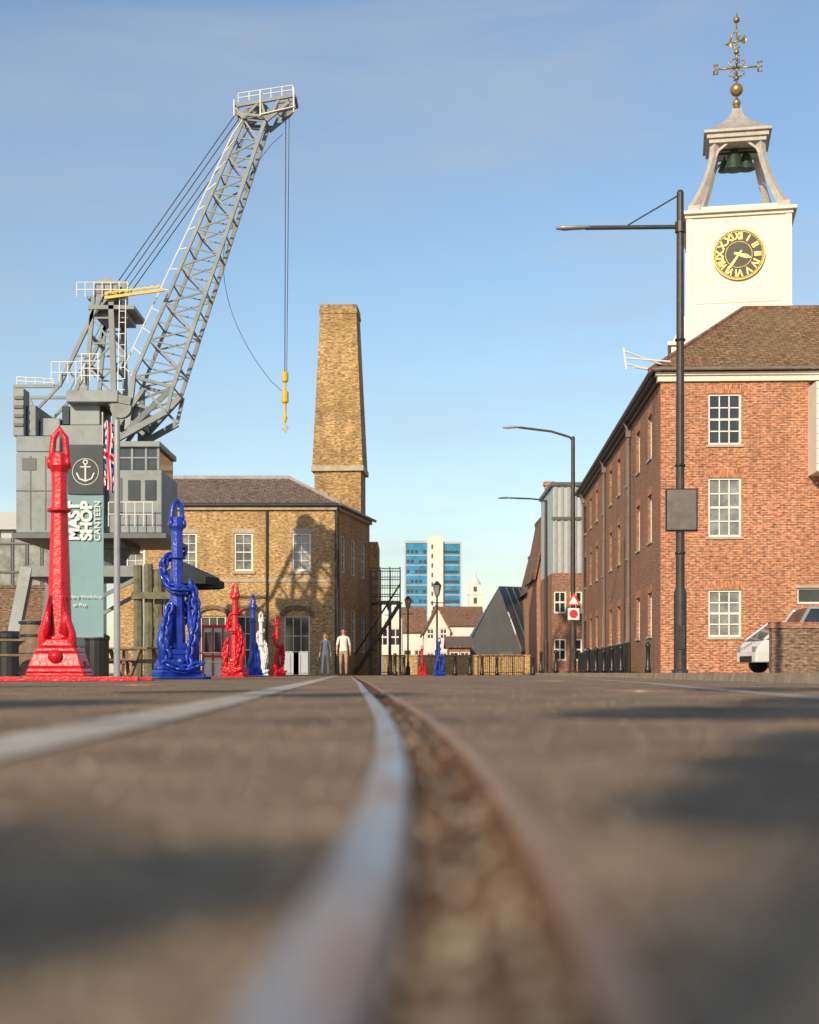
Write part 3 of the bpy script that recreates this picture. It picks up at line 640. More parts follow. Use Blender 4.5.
for x in (238,262,296): b.bar(cp(x,110-(x-238)*.15,-.55),cp(x,110-(x-238)*.15,.55),.1)
b.disc(cp(285,108,0),(0,1,0),.36,.18); b.disc(cp(250,114,.2),(0,1,0),.32,.2); b.disc(cp(262,114,-.2),(0,1,0),.3,.2)
b.lathe([(1.5,zz(548,55)),(1.2,zz(560,55)),(1.2,zz(572,55))],n=24)
for sx in(-1,1):
    for sy in(-1,1): b.bar((sx*2.1,sy*1.9,zz(572,55)),(sx*2.7,sy*2.5,.1),.42); 
    b.bar((sx*2.1,-1.9,zz(575,55)),(sx*2.1,1.9,zz(575,55)),.4)
for sy in(-1,1): b.bar((-2.1,sy*1.9,zz(575,55)),(2.1,sy*1.9,zz(575,55)),.4); b.bar((-2.6,sy*2.4,1.2),(2.1,sy*1.9,zz(580,55)),.14)
b.obj('steelwork_and_jib',cr_,'grey')
b=B()
def rail(pts,d,h_=.9,n_=4):
    for i in range(len(pts)-1):
        p,q=cp(*pts[i],d),cp(*pts[i+1],d)
        for hh in(h_,h_*.5): b.tube(p+V((0,0,hh)),q+V((0,0,hh)),.02,n=5)
        for k_ in range(n_+1): r_=p.lerp(q,k_/n_); b.tube(r_,r_+V((0,0,h_)),.02,n=5)
for d in(-1.2,):
    rail([(84,305),(134,305)],d,.55,6); rail([(240,108),(294,100)],d*.45,.35,5); rail([(60,390),(92,390)],d*1.1,.8,4)
rail([(24,390),(60,392)],-1.,.3,4)
rail([(122,533),(164,533)],-D2-.25,.9,5)
b.tube(cp(236,122,-.6),cp(236,106,-.6),.03); b.tube(cp(262,122,-.62),cp(262,97,-.62),.03); b.tube(cp(295,118,-.6),cp(295,94,-.6),.03); b.tube(cp(262,121,-.65),cp(296,113,-.65),.025)
for d in(-.9,):
    P_=[];
    for i in range(13):
        u=i/12; a_=cp(lerp(129,235,u),lerp(372,138,u),d*(1-.4*u)); P_.append(a_)
        b.tube(a_,cp(lerp(138,245,u),lerp(382,124,u),d*(1-.4*u)),.02,n=4)
    b.path(P_,.03,5)
for y in range(308,400,11): b.tube(cp(126,y,-1.2),cp(131,y,-1.2),.016,n=4)
b.tube(cp(126,303,-1.2),cp(124,400,-1.2),.02,n=4); b.tube(cp(132,303,-1.2),cp(131,385,-1.2),.02,n=4)
for x in (90,98,106): b.tube(cp(x,362,-1.4),cp(x,388,-1.4),.022,n=4)
for y in range(362,390,7): b.tube(cp(88,y,-1.4),cp(108,y,-1.4),.018,n=4)
b.obj('white_handrails',cr_,'railw')
b=B()
for d in(-.35,.3): b.tube(cp(238,116,d),cp(120,284,d),.022,n=5); b.tube(cp(236,140,d),cp(128,292,d),.02,n=5)
b.tube(cp(113,290,.5),cp(66,390,.5),.02,n=5); b.tube(cp(286,110,-.1),cp(285,374,-.1),.022,n=5); b.tube(cp(289,110,.1),cp(286.5,374,.1),.014,n=5)
b.path([cp(282-(60)*math.sin(q*math.pi)**.8, lerp(130,390,q),.4) for q in [i/24 for i in range(25)]],.012,5)
b.obj('wire_ropes',cr_,'rope')
b=B(); p=cp(285,374,0)
b.lathe([(.08,cp(0,371).z),(.13,cp(0,373).z),(.13,cp(0,381).z),(.05,cp(0,383).z),(.05,cp(0,390).z),(.14,cp(0,392).z),(.14,cp(0,402).z),(.06,cp(0,404).z),(.05,cp(0,415).z),(.09,cp(0,417).z),(.06,cp(0,422).z)][::-1],p.x,0,12)
b.path([p+V((.0,0,-(424-374)*s+.2)),p+V((0,0,-(424-374)*s)),p+V((.1,0,-(428-374)*s)),p+V((.02,0,-(432-374)*s)),p+V((-.1,0,-(428-374)*s))],.04,6)
b.bar(cp(112,307,-1.32),cp(170,299,-1.32),.10); 
for i in range(8): b.bar(cp(112+7*i,304-1*i,-1.32),cp(117+7*i,301-1*i,-1.32),.04)
b.bar(cp(112,302,-1.32),cp(165,296,-1.32),.05)
b.obj('yellow_hook_block_and_arm',cr_,'yellow')
# ---------------------------------------------------------------- banner, post, flag
Y=24; s=Y/F
e=root('banner_sign',((86-CX)*s,Y,0)); x0=(68-86)*s; x1=(103.5-86)*s; z0=zz(637,Y); z1=zz(445,Y)
b=B(); n_=20; m_=6
vs=[]
for i in range(n_+1):
    for j in range(m_+1):
        u,v_=i/n_,j/m_; vs.append((lerp(x0,x1,v_),.012*math.sin(v_*3.1)+.006*math.sin(u*7+v_*3),lerp(z0,z1,u)))
b.add(vs,[(i*(m_+1)+j,i*(m_+1)+j+1,(i+1)*(m_+1)+j+1,(i+1)*(m_+1)+j) for i in range(n_) for j in range(m_)])
b.obj('banner_cloth',e,'teal',smooth=True)
b=B(); b.box(x0,-.03,zz(494,Y),x1,-.022,z1); b.obj('dark_logo_panel',e,'bannerdark')
zc_=zz(521,Y); rot=(math.pi/2,-math.pi/2,0)
text(e,'MAST',.26,(-.19,-.03,zc_),rot,'whitep',bold=.012); text(e,'SHOP',.26,(.02,-.03,zc_),rot,'whitep',bold=.012)
text(e,'CANTEEN',.15,(.2,-.03,zc_),rot,'whitep')
text(e,'Navy Workshop',.082,(0,-.03,zz(597,Y)),(math.pi/2,0,0),'whitep'); text(e,'or Play',.082,(-.1,-.03,zz(605,Y)),(math.pi/2,0,0),'whitep')
b=B(); az=zz(472,Y); b.ring((0,-.035,az+.16),(1,0,0),(0,0,1),.035,.012,12,6); b.tube((0,-.035,az+.13),(0,-.035,az-.15),.016); b.tube((-.09,-.035,az+.08),(.09,-.035,az+.08),.012)
b.path([(-.15,-.035,az-.02),(-.1,-.035,az-.12),(0,-.035,az-.16),(.1,-.035,az-.12),(.15,-.035,az-.02)],.016,6); b.ring((0,-.035,az),(1,0,0),(0,0,1),.22,.006,24,4); b.obj('anchor_emblem',e,'whitep')
b=B(); b.path([(x0+.02,.03,.0),(x0+.02,.03,z1)],.02,8); b.path([(x0,.03,z0),(x1,.03,z0)],.012,6);b.path([(x0,.03,z1),(x1,.03,z1)],.012,6); b.box(-.35,-.3,0,.35,.3,.05); b.obj('frame',e,'galv')
e=root('steel_post',((117-CX)*23.7/F,23.7,0)); b=B(); b.lathe([(.11,0),(.11,.03),(.055,.05),(.05,zz(424,Y)),(.03,zz(424,Y)+.03)],n=16); b.obj('post',e,'galv',smooth=True)
Y=48; e=root('flag',((107-CX)*Y/F,Y,0)); zt_=zz(418,Y); zb_=zz(487,Y)
M_['fblue']=mat('flag_blue',(.01,.03,.2),.8,var=.1); M_['fwhite']=mat('flag_white',(.7,.7,.7),.8,var=.05); M_['fred']=mat('flag_red',(.5,.02,.03),.8,var=.1)
names=['fblue','fwhite','fred']; bs=[B(),B(),B()]
for i in range(28):
    for j in range(10):
        u0,u1=i/28,(i+1)/28; v0,v1=j/10,(j+1)/10; um,vm=u0+.018,v0+.05
        kcol=0
        dd=min(abs(um-vm),abs(um-(1-vm)))
        if dd<.10: kcol=1
        if dd<.035: kcol=2
        if abs(vm-.5)<.18 or abs(um-.5)<.08: kcol=1
        if abs(vm-.5)<.1 or abs(um-.5)<.05: kcol=2
        f_=lambda u,v:(-.13+.40*v+.02*math.sin(u*9),.06*math.sin(v*14+u*3),lerp(zt_,zb_,u)-.25*v)
        bs[kcol].quad(f_(u0,v0),f_(u0,v1),f_(u1,v1),f_(u1,v0))
for bb,nm in zip(bs,names): bb.obj(nm+'_cloth',e,nm)
b=B(); b.tube((-.15,0,0),(-.15,0,zt_+.2),.03); b.obj('flag_staff',e,'galv')

# ---------------------------------------------------------------- anchors
def anchor(name,px,Y,ytop,mt,spread=.24,chain=False,rz=0,wide=1.,fl=1.55,arm=1.):
    e=root(name,((px-CX)*Y/F,Y,0),rz); H_=zz(ytop,Y); k=H_/3.75
    q=lambda x,y,z:V((x*k*wide,y*k*wide,z*k))
    b=B()
    prof=[(0.06,.50,.34),(.12,.50,.34),(.2,.46,.33),(.42,.38,.28),(.5,.31,.25),(.62,.2,.2),(.75,.17,.17)]
    for i in range(len(prof)-1):
        (za,a0,b0),(zb2,a1,b1)=prof[i],prof[i+1]; b.frust(0,0,za*k,a0*k*wide,b0*k*wide,zb2*k,a1*k*wide,b1*k*wide)
    b.box(-.62*k*wide,-.5*k,0,.62*k*wide,.5*k,.055*k)
    b.obj('crown_and_base',e,mt,bevel=.03*k)
    b=B(); 
    b.path([q(0,0,.6),q(0,0,1.6),q(0,0,2.8),q(0,0,3.05),q(0,0,3.15),q(0,0,3.34)],[.185*k,.155*k,.115*k,.12*k,.165*k,.10*k],8); b.obj('shank',e,mt,bevel=.012*k)
    b=B()
    for sg in(-1,1):
        b.path([q(sg*.2,-.05,.3),q(sg*(spread+.08),-.12,.42),q(sg*(spread+.08),-.18,.7),q(sg*spread*.9,-.2,lerp(.7,fl,.5)),q(sg*spread*.7,-.2,fl)],[.13*k*arm,.12*k*arm,.10*k*arm,.08*k*arm,.02*k],8)
        b.add([q(sg*(spread+.02),-.28,.65),q(sg*(spread-.1),-.28,.7),q(sg*spread*.7,-.25,fl),q(sg*(spread+.12*arm),-.24,.75),q(sg*(spread+.05),-.2,.62)],[(0,1,2),(0,2,3),(4,2,1),(4,3,2),(0,4,1),(0,3,4)])
    b.disc(q(0,-.28,.36),(0,1,0),.1*k,.12*k,12); b.path([q(-.46,0,.22),q(.46,0,.22)],.08*k,8)
    b.obj('flukes',e,mt,smooth=True)
    b=B()
    b.path([q(-.11,0,3.17),q(-.125,0,3.35),q(-.10,0,3.56),q(0,0,3.69),q(.10,0,3.56),q(.125,0,3.35),q(.11,0,3.17)],.05*k,8)
    b.path([q(-.18,0,3.18),q(.18,0,3.18)],.05*k,8); b.disc(q(-.15,0,3.2),(1,0,0),.09*k,.07*k,10); b.disc(q(.15,0,3.2),(1,0,0),.09*k,.07*k,10)
    b.ring(q(0,-.02,2.5),(1,0,0),(0,1,0),.15*k,.03*k)
    b.obj('shackle',e,mt,smooth=True)
    if chain:
        b=B()
        def links(P0,r1=.125,r2=.036):
            for i in range(len(P0)-1):
                c_=(P0[i]+P0[i+1])/2; d_=(P0[i+1]-P0[i]).normalized(); o_=V((c_.x,c_.y,0.001)).normalized()
                sd=d_.cross(o_).normalized()
                if i%2: sd=o_
                b.ring(c_,d_,sd,r1*k,r2*k,10,6,R2=r1*.6*k)
        n_=30; P0=[]
        for i in range(n_+1):
            u=i/n_; an=.6+u*math.pi*2*1.35; rr=.22+.10*math.sin(u*math.pi*1.2)
            P0.append(q(rr*math.cos(an),rr*math.sin(an)*.8,2.75-1.9*u-.12*math.sin(an*2)))
        links(P0)
        P0=[q(.26+.10*math.sin(i*.35),-.2-.01*i,2.0-1.75*i/14) for i in range(15)]; links(P0)
        P0=[q(-.24-.13*math.sin(i*.3),-.22,1.5-1.3*i/11) for i in range(12)]; links(P0)
        P0=[q(-.4+.8*i/8,-.38,.32-.12*math.sin(math.pi*i/8)) for i in range(9)]; links(P0)
        b.path([q(.30,-.1,.4),q(.42,-.12,.9),q(.42,-.1,1.5),q(.26,-.05,2.0)],[.08*k,.1*k,.08*k,.03*k],8)
        b.path([q(-.34,-.15,.3),q(-.42,-.12,.8),q(-.32,-.1,1.3)],[.1*k,.1*k,.03*k],8)
        b.obj('chain',e,mt,smooth=True)
    return e
anchor('anchor',59.5,21,425,'red',.16,False,wide=.86,fl=1.25,arm=.7)
anchor('anchor',177,28,497,'blue',.28,True,rz=.5,wide=.92)
anchor('anchor',235,40,582,'red',.26,True,rz=-.3,wide=.95)
anchor('anchor',253,47,594,'blue',.2,False,rz=.6,wide=.8)
anchor('anchor',261,52,611,'whitep',.2,True,rz=.2,wide=.8)
anchor('anchor',277,48,615,'red',.24,True,rz=.9,wide=.95)
anchor('anchor',439,55,637,'blue',.3,True,rz=.3,wide=1.1)
anchor('anchor',422,60,645,'red',.3,False,rz=.3,wide=1.)
e=root('red_barrier_kerb',(-7.2,20.7,0)); b=B(); b.box(-3.2,-.25,0,3.3,-.1,.07); b.box(-3.2,.9,0,3.3,1.0,.06)
b.obj('rail',e,'red',bevel=.01)

# ---------------------------------------------------------------- street clutter left
def table(px,Y,rz):
    e=root('picnic_table',((px-CX)*Y/F,Y,0),rz); b=B()
    for i in range(5): b.box(-.9,-.38+i*.155,.72,.9,-.245+i*.155,.76)
    for sg in(-1,1):
        for i in range(2): b.box(-.9,sg*.7-.13+i*.14,.43,.9,sg*.7-.01+i*.14,.47)
        b.bar((sg*.65,-.3,.72),(sg*.65,-.75,0),.08); b.bar((sg*.65,.3,.72),(sg*.65,.75,0),.08); b.bar((sg*.65,-.75,.4),(sg*.65,.75,.4),.08)
    b.obj('timber',e,'wood')
table(2,27,.2); table(20,31,.5); table(150,38,.3); table(205,44,.1); table(60,33,.9); table(125,36,-.4)
e=root('barrel_bin',((35-CX)*27/F,27,0)); b=B(); b.lathe([(.26,0),(.29,.3),(.3,.6),(.28,.95),(.25,1.12)],n=20); b.obj('staves',e,'wood',smooth=True); b=B()
for z in(.1,.45,.8,1.05): b.lathe([(.305,z),(.305,z+.05)],n=20)
b.obj('hoops',e,'black')
for px,Y in ((10,30),(97,32)):
    e=root('litter_bin',((px-CX)*Y/F,Y,0)); b=B(); b.lathe([(.25,0),(.27,.05),(.27,.85),(.29,.87),(.29,.95),(.2,1.0)],n=16); b.obj('bin_body',e,'black')
e=root('low_brick_wall',((-30-CX)*60/F,60,0)); b=B(); b.box(0,0,0,4.0,.4,zz(588,60)); b.box(-.05,-.05,zz(588,60),4.05,.45,zz(585,60)); b.obj('wall',e,'dbrick')
e=root('timber_piles',((146-CX)*42/F,42,0)); b=B()
for i,(dx,hh) in enumerate(((-.25,3.3),(.05,3.35),(.32,3.2),(.65,2.6))): b.path([(dx,.1*i,0),(dx+.02,.1*i,hh*.5),(dx,.1*i,hh)],[.15,.14,.135],7)
b.box(-.4,-.2,2.3,.8,-.1,2.5); b.obj('piles',e,'timber')
def parasol(px,Y,ytop,w_):
    e=root('parasol',((px-CX)*Y/F,Y,0)); H_=zz(ytop,Y); b=B(); n=8
    vs=[(0,0,H_)]+[(w_*math.cos(2*math.pi*i/n),w_*math.sin(2*math.pi*i/n),H_-.5) for i in range(n)]+[(w_*math.cos(2*math.pi*i/n),w_*math.sin(2*math.pi*i/n),H_-.72) for i in range(n)]
    b.add(vs,[(0,1+i,1+(i+1)%n) for i in range(n)]+[(1+i,9+i,9+(i+1)%n,1+(i+1)%n) for i in range(n)]); b.obj('canopy',e,'canvas')
    b=B(); b.tube((0,0,0),(0,0,H_-.02),.03); b.box(-.3,-.3,0,.3,.3,.08); b.obj('pole',e,'wood')
parasol(184,44,562,1.1); parasol(196,50,568,1.0)
e=root('kiosk',((203-CX)*62/F,62,0)); b=B(); W=(233-203)*62/F; b.box(0,0,0,W,1.5,zz(626,62)); b.obj('kiosk_body',e,'whitep')
b=B()
for i in range(4): b.box(i*W/3-.04,-.05,0,i*W/3+.04,-.001,zz(626,62))
b.box(-.05,-.07,zz(628,62),W+.05,-.051,zz(625,62)); b.box(0,-.06,.8,W,-.052,.9); b.obj('red_frame',e,'signred')
b=B()
for i in range(3): b.box(i*W/3+.08,-.03,.95,(i+1)*W/3-.08,-.002,1.9)
b.obj('kiosk_glass',e,'glass')
for px,Y,hw in ((291,58,.34),(301,58,.3)):
    e=root('utility_cabinet',((px-CX)*Y/F,Y,0)); b=B(); b.box(-hw,-.2,.05,hw,.2,.95); b.box(-hw-.02,-.22,.95,hw+.02,.22,1.0); b.obj('cabinet',e,'clad',bevel=.01); b=B(); b.box(-hw+.03,-.21,.1,hw-.03,-.201,.13);b.box(-.01,-.21,.15,.01,-.201,.9); b.obj('door_seams',e,'grey_d')
Y=74; s=Y/F; e=root('steel_fire_escape',((370-CX)*s,Y,0)); b=B(); zp=zz(603,Y); W=(400-370)*s
b.box(0,0,zp,W,2,zp+.12)
for x in (0,W*.33,W*.66,W):
    for y in(0,2): b.bar((x,y,0),(x,y,zp),.11); b.bar((x,y,zp),(x,y,zz(567,Y)),.06)
for hh in(.45,.9,1.35,1.8): 
    for y in(0,2): b.tube((0,y,zp+hh),(W,y,zp+hh),.025,n=5)
for i in range(12): b.tube((W*i/12,0,zp),(W*i/12,0,zp+1.8),.014,n=4)
for d in(-.1,.8): b.bar((W,d,zp),(W+.3-2.6,d-.8,.1),.14); b.tube((W,d,zp+1),(W-2.3,d-.8,1.1),.03)
for i in range(14): u=i/14; b.box(lerp(W,W-2.3,u)-.13,-.9+(1-u)*.8,lerp(zp,.1,u),lerp(W,W-2.3,u)+.13,0+(1-u)*.8,lerp(zp,.1,u)+.03)
b.obj('steelwork',e,'black')
e=root('flag_pole',((338-CX)*66/F,66,0)); b=B(); b.lathe([(.08,0),(.05,zz(508,66)),(.07,zz(506,66))],n=8); b.obj('pole',e,'black')
for i,(px,Y) in enumerate(((588,58),(596,56),(604,60),(612,54),(621,52),(648,47),(541,66),(533,72),(556,62),(470,70),(482,74),(497,76),(455,66),(395,64),(404,70))):
    z0=.12 if px>540 else 0
    e=root('bollard',((px-CX)*Y/F,Y,z0)); b=B(); b.lathe([(.11,0),(.11,.15),(.075,.2),(.065,.85),(.09,.88),(.09,.94),(.03,1.02)],n=12); b.obj('post',e,'black',smooth=True)
def railing(x0,y0,x1,y1,h_,n_,z=0,mt='black',nm='iron_railing'):
    e=root(nm,(x0,y0,z)); b=B(); d=V((x1-x0,y1-y0,0))
    b.tube((0,0,h_),d+V((0,0,h_)),.025,n=6); b.tube((0,0,.15),d+V((0,0,.15)),.02,n=6)
    for i in range(n_+1): p=d*i/n_; b.tube(p,p+V((0,0,h_)),.016 if i%6 else .035,n=5)
    b.obj('rails_and_posts',e,mt)
railing(7.9,51,9.5,80,1.1,90,.12)
railing((478-CX)*85/F,85,(524-CX)*85/F,85,1.15,24)
railing((374-CX)*80/F,80,(404-CX)*80/F,80,1.1,20)
railing(-20,40,-12,42,1.0,40,0,'galv')
e=root('boundary_wall',((384-CX)*100/F,100,0)); b=B(); b.box(0,0,0,(530-384)*100/F,.3,1.3); b.box(-.05,-.04,1.3,(530-384)*100/F+.05,.34,1.4); b.obj('wall',e,'ybrick')
e=root('garden_brick_wall',((772-CX)*40/F,40,.12)); b=B(); b.box(0,0,0,7,.33,zz(628,40)-.12); b.obj('wall',e,'dbrick'); b=B(); b.box(-.03,-.04,zz(628,40)-.12,7.03,.37,zz(622,40)-.12); b.obj('coping',e,'sidebrick')
def car(name,x,y,z,rz,mt,L_=4.2,Wd=1.75,Hh=1.5,cs=.95,cm=1.75,sidey=0):
    e=root(name,(x,y,z),rz); k=Hh/1.5
    body=[(0,.3),(.02,.62),(.12,.78),(cs,.95),(L_-.1,.98),(L_,.75),(L_,.32)]
    cab=[(cs-.05,.93),(cm,1.44),(cm+.5,1.5),(3.4,1.46),(L_-.05,.96)]
    def ext(b,pf,w1f):
        n=len(pf); vs=[]
        for sgn in(-1,1):
            for (px_,pz) in pf: vs.append((px_,sgn*w1f(pz),pz*k))
        fs=[tuple(range(n)),tuple(range(2*n-1,n-1,-1))]
        for i in range(n): j=(i+1)%n; fs.append((j,i,n+i,n+j))
        b.add(vs,fs)
    b=B(); ext(b,body,lambda z_:Wd/2-(0.05 if z_<.4 else (.04 if z_>.9 else 0))); b.obj('body',e,mt,bevel=.05)
    b=B(); ext(b,cab,lambda z_:Wd/2-.06-max(0,z_-.95)*.3); b.obj('greenhouse',e,'glass',bevel=.04)
    b=B(); b.add([(cm+.1,-Wd/2+.2,1.462*k),(3.4,-Wd/2+.2,1.475*k),(3.4,Wd/2-.2,1.475*k),(cm+.1,Wd/2-.2,1.462*k),(cm-.05,-Wd/2+.24,1.43*k),(3.5,-Wd/2+.24,1.42*k),(cm+.5,0,1.53*k)],[(0,1,6),(1,2,6),(2,3,6),(3,0,6)])
    for sg in(-1,1):
        for (p0,p1) in (((cs,.95),(cm+.03,1.46)),((cm+.75,.95),(cm+.75,1.48)),((L_-.1,.96),(3.4,1.46))): b.bar((p0[0],sg*(Wd/2-.07),p0[1]*k),(p1[0],sg*(Wd/2-.205),p1[1]*k),.07)
        b.bar((cm+.03,sg*(Wd/2-.205),1.46*k),(3.4,sg*(Wd/2-.205),1.46*k),.06); b.box(cs+.2,sg*(Wd/2+.06)-.06,.95*k,cs+.35,sg*(Wd/2+.06)+.06,1.07*k)
    b.obj('roof_pillars_mirrors',e,mt)
    b=B()
    for x_ in(.75,L_-.8):
        for sg in(-1,1): b.disc((x_,sg*(Wd/2-.08),.31),(0,1,0),.31,.2,24)
    b.box(-.02,-.5,.35,.05,.5,.55); b.obj('tyres_and_grille',e,'tyre')
    b=B()
    for x_ in(.75,L_-.8):
        for sg in(-1,1): b.disc((x_,sg*(Wd/2+.02),.31),(0,1,0),.2,.03,16)
    for sg in(-1,1): b.box(.0,sg*.65-.13,.62*k,.14,sg*.65+.13,.76*k)
    b.obj('hubs_headlights',e,'galv')
car('parked_car',(748-CX)*46/F,46.3,.12,math.radians(8),'carwhite',Hh=1.68,cs=.3,cm=1.0)
car('parked_van',(783-CX)*43/F,43,.12,math.radians(4),'carsilver',Hh=2.0,L_=4.6,cs=.15,cm=.55)

# ---------------------------------------------------------------- people
M_['skin']=mat('skin',(.52,.31,.22),.55,var=.1); M_['shirt']=mat('white_shirt',(.68,.66,.62),.85,var=.08,scale=9)
M_['khaki']=mat('khaki_trousers',(.34,.25,.16),.85,var=.15,scale=9); M_['navy']=mat('blue_grey_jacket',(.10,.12,.18),.85,var=.25,scale=9); M_['denim']=mat('denim',(.09,.12,.18),.85,var=.2,scale=9)
M_['shoe']=mat('shoes',(.04,.03,.025),.6,var=.2); M_['hair']=mat('brown_hair',(.05,.03,.018),.7,var=.3,scale=30); M_['hair2']=mat('fair_hair',(.22,.13,.06),.7,var=.3,scale=30)
def skinmesh(V_,E_,root_i=0,sub=2):
    me=bpy.data.meshes.new('sk'); bm=bmesh.new(); ly=bm.verts.layers.skin.verify(); vs=[]
    for i,(co,r_) in enumerate(V_):
        v=bm.verts.new(co); v[ly].radius=(r_ if isinstance(r_,tuple) else (r_,r_)); v[ly].use_root=(i==root_i); vs.append(v)
    for a_,b_ in E_: bm.edges.new((vs[a_],vs[b_]))
    bm.to_mesh(me); bm.free(); o=bpy.data.objects.new('sk',me); sc.collection.objects.link(o)
    m_=o.modifiers.new('Skin','SKIN'); m_.use_smooth_shade=True; m2=o.modifiers.new('S','SUBSURF'); m2.levels=sub; m2.render_levels=sub
    dg=bpy.context.evaluated_depsgraph_get(); dg.update(); ev=o.evaluated_get(dg); out=bpy.data.meshes.new_from_object(ev)
    bpy.data.objects.remove(o); return out
def person(name,x,y,rz,Hh,woman,top,leg,hair,step,bag=False):
    e=root(name,(x,y,0),rz); k=Hh/1.75; w=.88 if woman else 1.
    f=step
    Vv=[((0,0,.96),(.145*w+.01,.105)),((0,.01,1.12),(.135*w,.095)),((0,.01,1.32),(.16*w,.11)),((0,.015,1.44),(.1,.07)),((0,.0,1.52),(.052,.052)),((0,-.01,1.58),(.062,.07)),((0,-.015,1.66),(.078,.092)),((0,-.01,1.73),(.05,.06)),
     ((.18*w,.015,1.415),.058),((.235*w,.05+.03*f,1.14),.044),((.25*w,-.03-.1*f,.91),.03),
     ((-.18*w,.015,1.415),.058),((-.235*w,.05-.03*f,1.14),.044),((-.25*w,-.05+.1*f,.91),.03),
     ((.095,0,.88),.088),((.10,-.14*f-.01,.5),.06),((.10,-.14*f+.03,.28),.055),((.10,-.1*f,.09),.038),((.105,-.13-.1*f,.04),.035),
     ((-.095,0,.88),.088),((-.10,.03*f-.02,.5),.06),((-.10,.16*f+.02,.29),.055),((-.10,.26*f,.10),.038),((-.105,-.13+.25*f,.04),.035)]
    E=[(0,1),(1,2),(2,3),(3,4),(4,5),(5,6),(6,7),(3,8),(8,9),(9,10),(3,11),(11,12),(12,13),(0,14),(14,15),(15,16),(16,17),(17,18),(0,19),(19,20),(20,21),(21,22),(22,23)]
    Vv=[((c[0]*k,c[1]*k,c[2]*k),tuple(q*k for q in r_) if isinstance(r_,tuple) else r_*k) for c,r_ in Vv]
    me=skinmesh(Vv,E); 
    for mm in ('skin',top,leg,'shoe'): me.materials.append(M_[mm])
    for p in me.polygons:
        c=p.center/k; p.use_smooth=True
        if c.z>1.485: i=0
        elif abs(c.x)>.19*w and c.z<(1.16 if not woman else .97): i=0
        elif c.z>.93 or (abs(c.x)>.205*w and c.z>.85): i=1
        elif c.z>.105: i=2
        else: i=3
        p.material_index=i
    o=bpy.data.objects.new('body',me); sc.collection.objects.link(o); o.parent=e
    for sg,wi in((1,10),(-1,13)):
        wp=V(Vv[wi][0]); hv=[(tuple(wp),.026*k),(tuple(wp+V((0,-.015,-.08))*k),(.02*k,.036*k))]; he=[(0,1)]
        for fi in range(4):
            o1=wp+V((0,-.045+.022*fi,-.085))*k; Lq=(.07,.08,.075,.06)[fi]*k; i0=len(hv)
            hv+=[(tuple(o1),.0095*k),(tuple(o1+V((-sg*.006,0,-Lq*.5))),.009*k),(tuple(o1+V((-sg*.02,0,-Lq))),.007*k)]; he+=[(1,i0),(i0,i0+1),(i0+1,i0+2)]
        i0=len(hv); hv+=[(tuple(wp+V((-sg*.012,-.04,-.045))*k),.011*k),(tuple(wp+V((-sg*.02,-.06,-.085))*k),.009*k)]; he+=[(0,i0),(i0,i0+1)]
        hm=skinmesh(hv,he,0,1); hm.materials.append(M_['skin']); ho=bpy.data.objects.new('hand',hm); sc.collection.objects.link(ho); ho.parent=e
    b=B()
    c0=V((0,.008,1.675))*k
    vs=[];fs=[]
    for i in range(9):
        th=math.pi*.62*i/8
        for j in range(16):
            ph=2*math.pi*j/16
            th2=th*(1. if math.sin(ph)>-.2 else .62)
            vs.append(c0+V((math.sin(th2)*math.cos(ph)*.088*k,math.sin(th2)*math.sin(ph)*.108*k,math.cos(th2)*.1*k)))
    for i in range(8):
        for j in range(16): j2=(j+1)%16; fs.append((i*16+j,(i+1)*16+j,(i+1)*16+j2,i*16+j2))
    b.add(vs,fs)
    if woman:
        for sx in(-.07,-.035,0,.035,.07): b.path([c0+V((sx,.05,.0))*k,c0+V((sx*1.2,.085,-.1))*k,c0+V((sx*1.25,.08,-.24))*k],[.04*k,.045*k,.02*k],8)
        for sg in(-1,1): b.path([c0+V((sg*.075,.01,.03))*k,c0+V((sg*.095,.01,-.1))*k,c0+V((sg*.09,.0,-.2))*k],[.02*k,.028*k,.012*k],8)
    b.obj('hair',e,hair,smooth=True)
    b=B()
    for sg in(-1,1): b.lathe([(.012*k*math.sin(math.pi*i/6)+.0005,(1.66*k)-.012*k*math.cos(math.pi*i/6)) for i in range(7)],sg*.03*k,-.1*k,8)
    b.box(-.03*k,-.102*k,1.605*k,.03*k,-.09*k,1.612*k); b.obj('eyes_mouth',e,'hair')
    b=B(); b.path([V((0,-.1,1.665))*k,V((0,-.122,1.635))*k,V((0,-.1,1.628))*k],[.008*k,.014*k,.008*k],6)
    for sg in(-1,1): b.path([V((sg*.082,.0,1.67))*k,V((sg*.09,.01,1.65))*k,V((sg*.082,.0,1.625))*k],[.008*k,.014*k,.008*k],6)
    b.obj('nose_ears',e,'skin',smooth=True)
    if bag:
        b=B(); b.box(-.33*k,-.12*k,.62*k,-.24*k,.14*k,.86*k); b.path([V((-.28,.1,.86))*k,V((-.26,.04,1.1))*k,V((-.14,.03,1.47))*k],.012*k,6); b.path([V((-.28,-.1,.86))*k,V((-.24,-.12,1.1))*k,V((-.12,-.02,1.47))*k],.012*k,6); b.obj('shoulder_bag',e,'shoe',bevel=.02)
person('walking_man',(343.5-CX)*54/F,54,.05,1.80,False,'shirt','khaki','hair',1.)
person('walking_woman',(325-CX)*54/F,54.3,-.1,1.62,True,'navy','denim','hair2',-.9,True)

# ---------------------------------------------------------------- light direction
az=math.radians(25); el=math.radians(25)
d=V((math.sin(az)*math.cos(el),math.cos(az)*math.cos(el),-math.sin(el)))
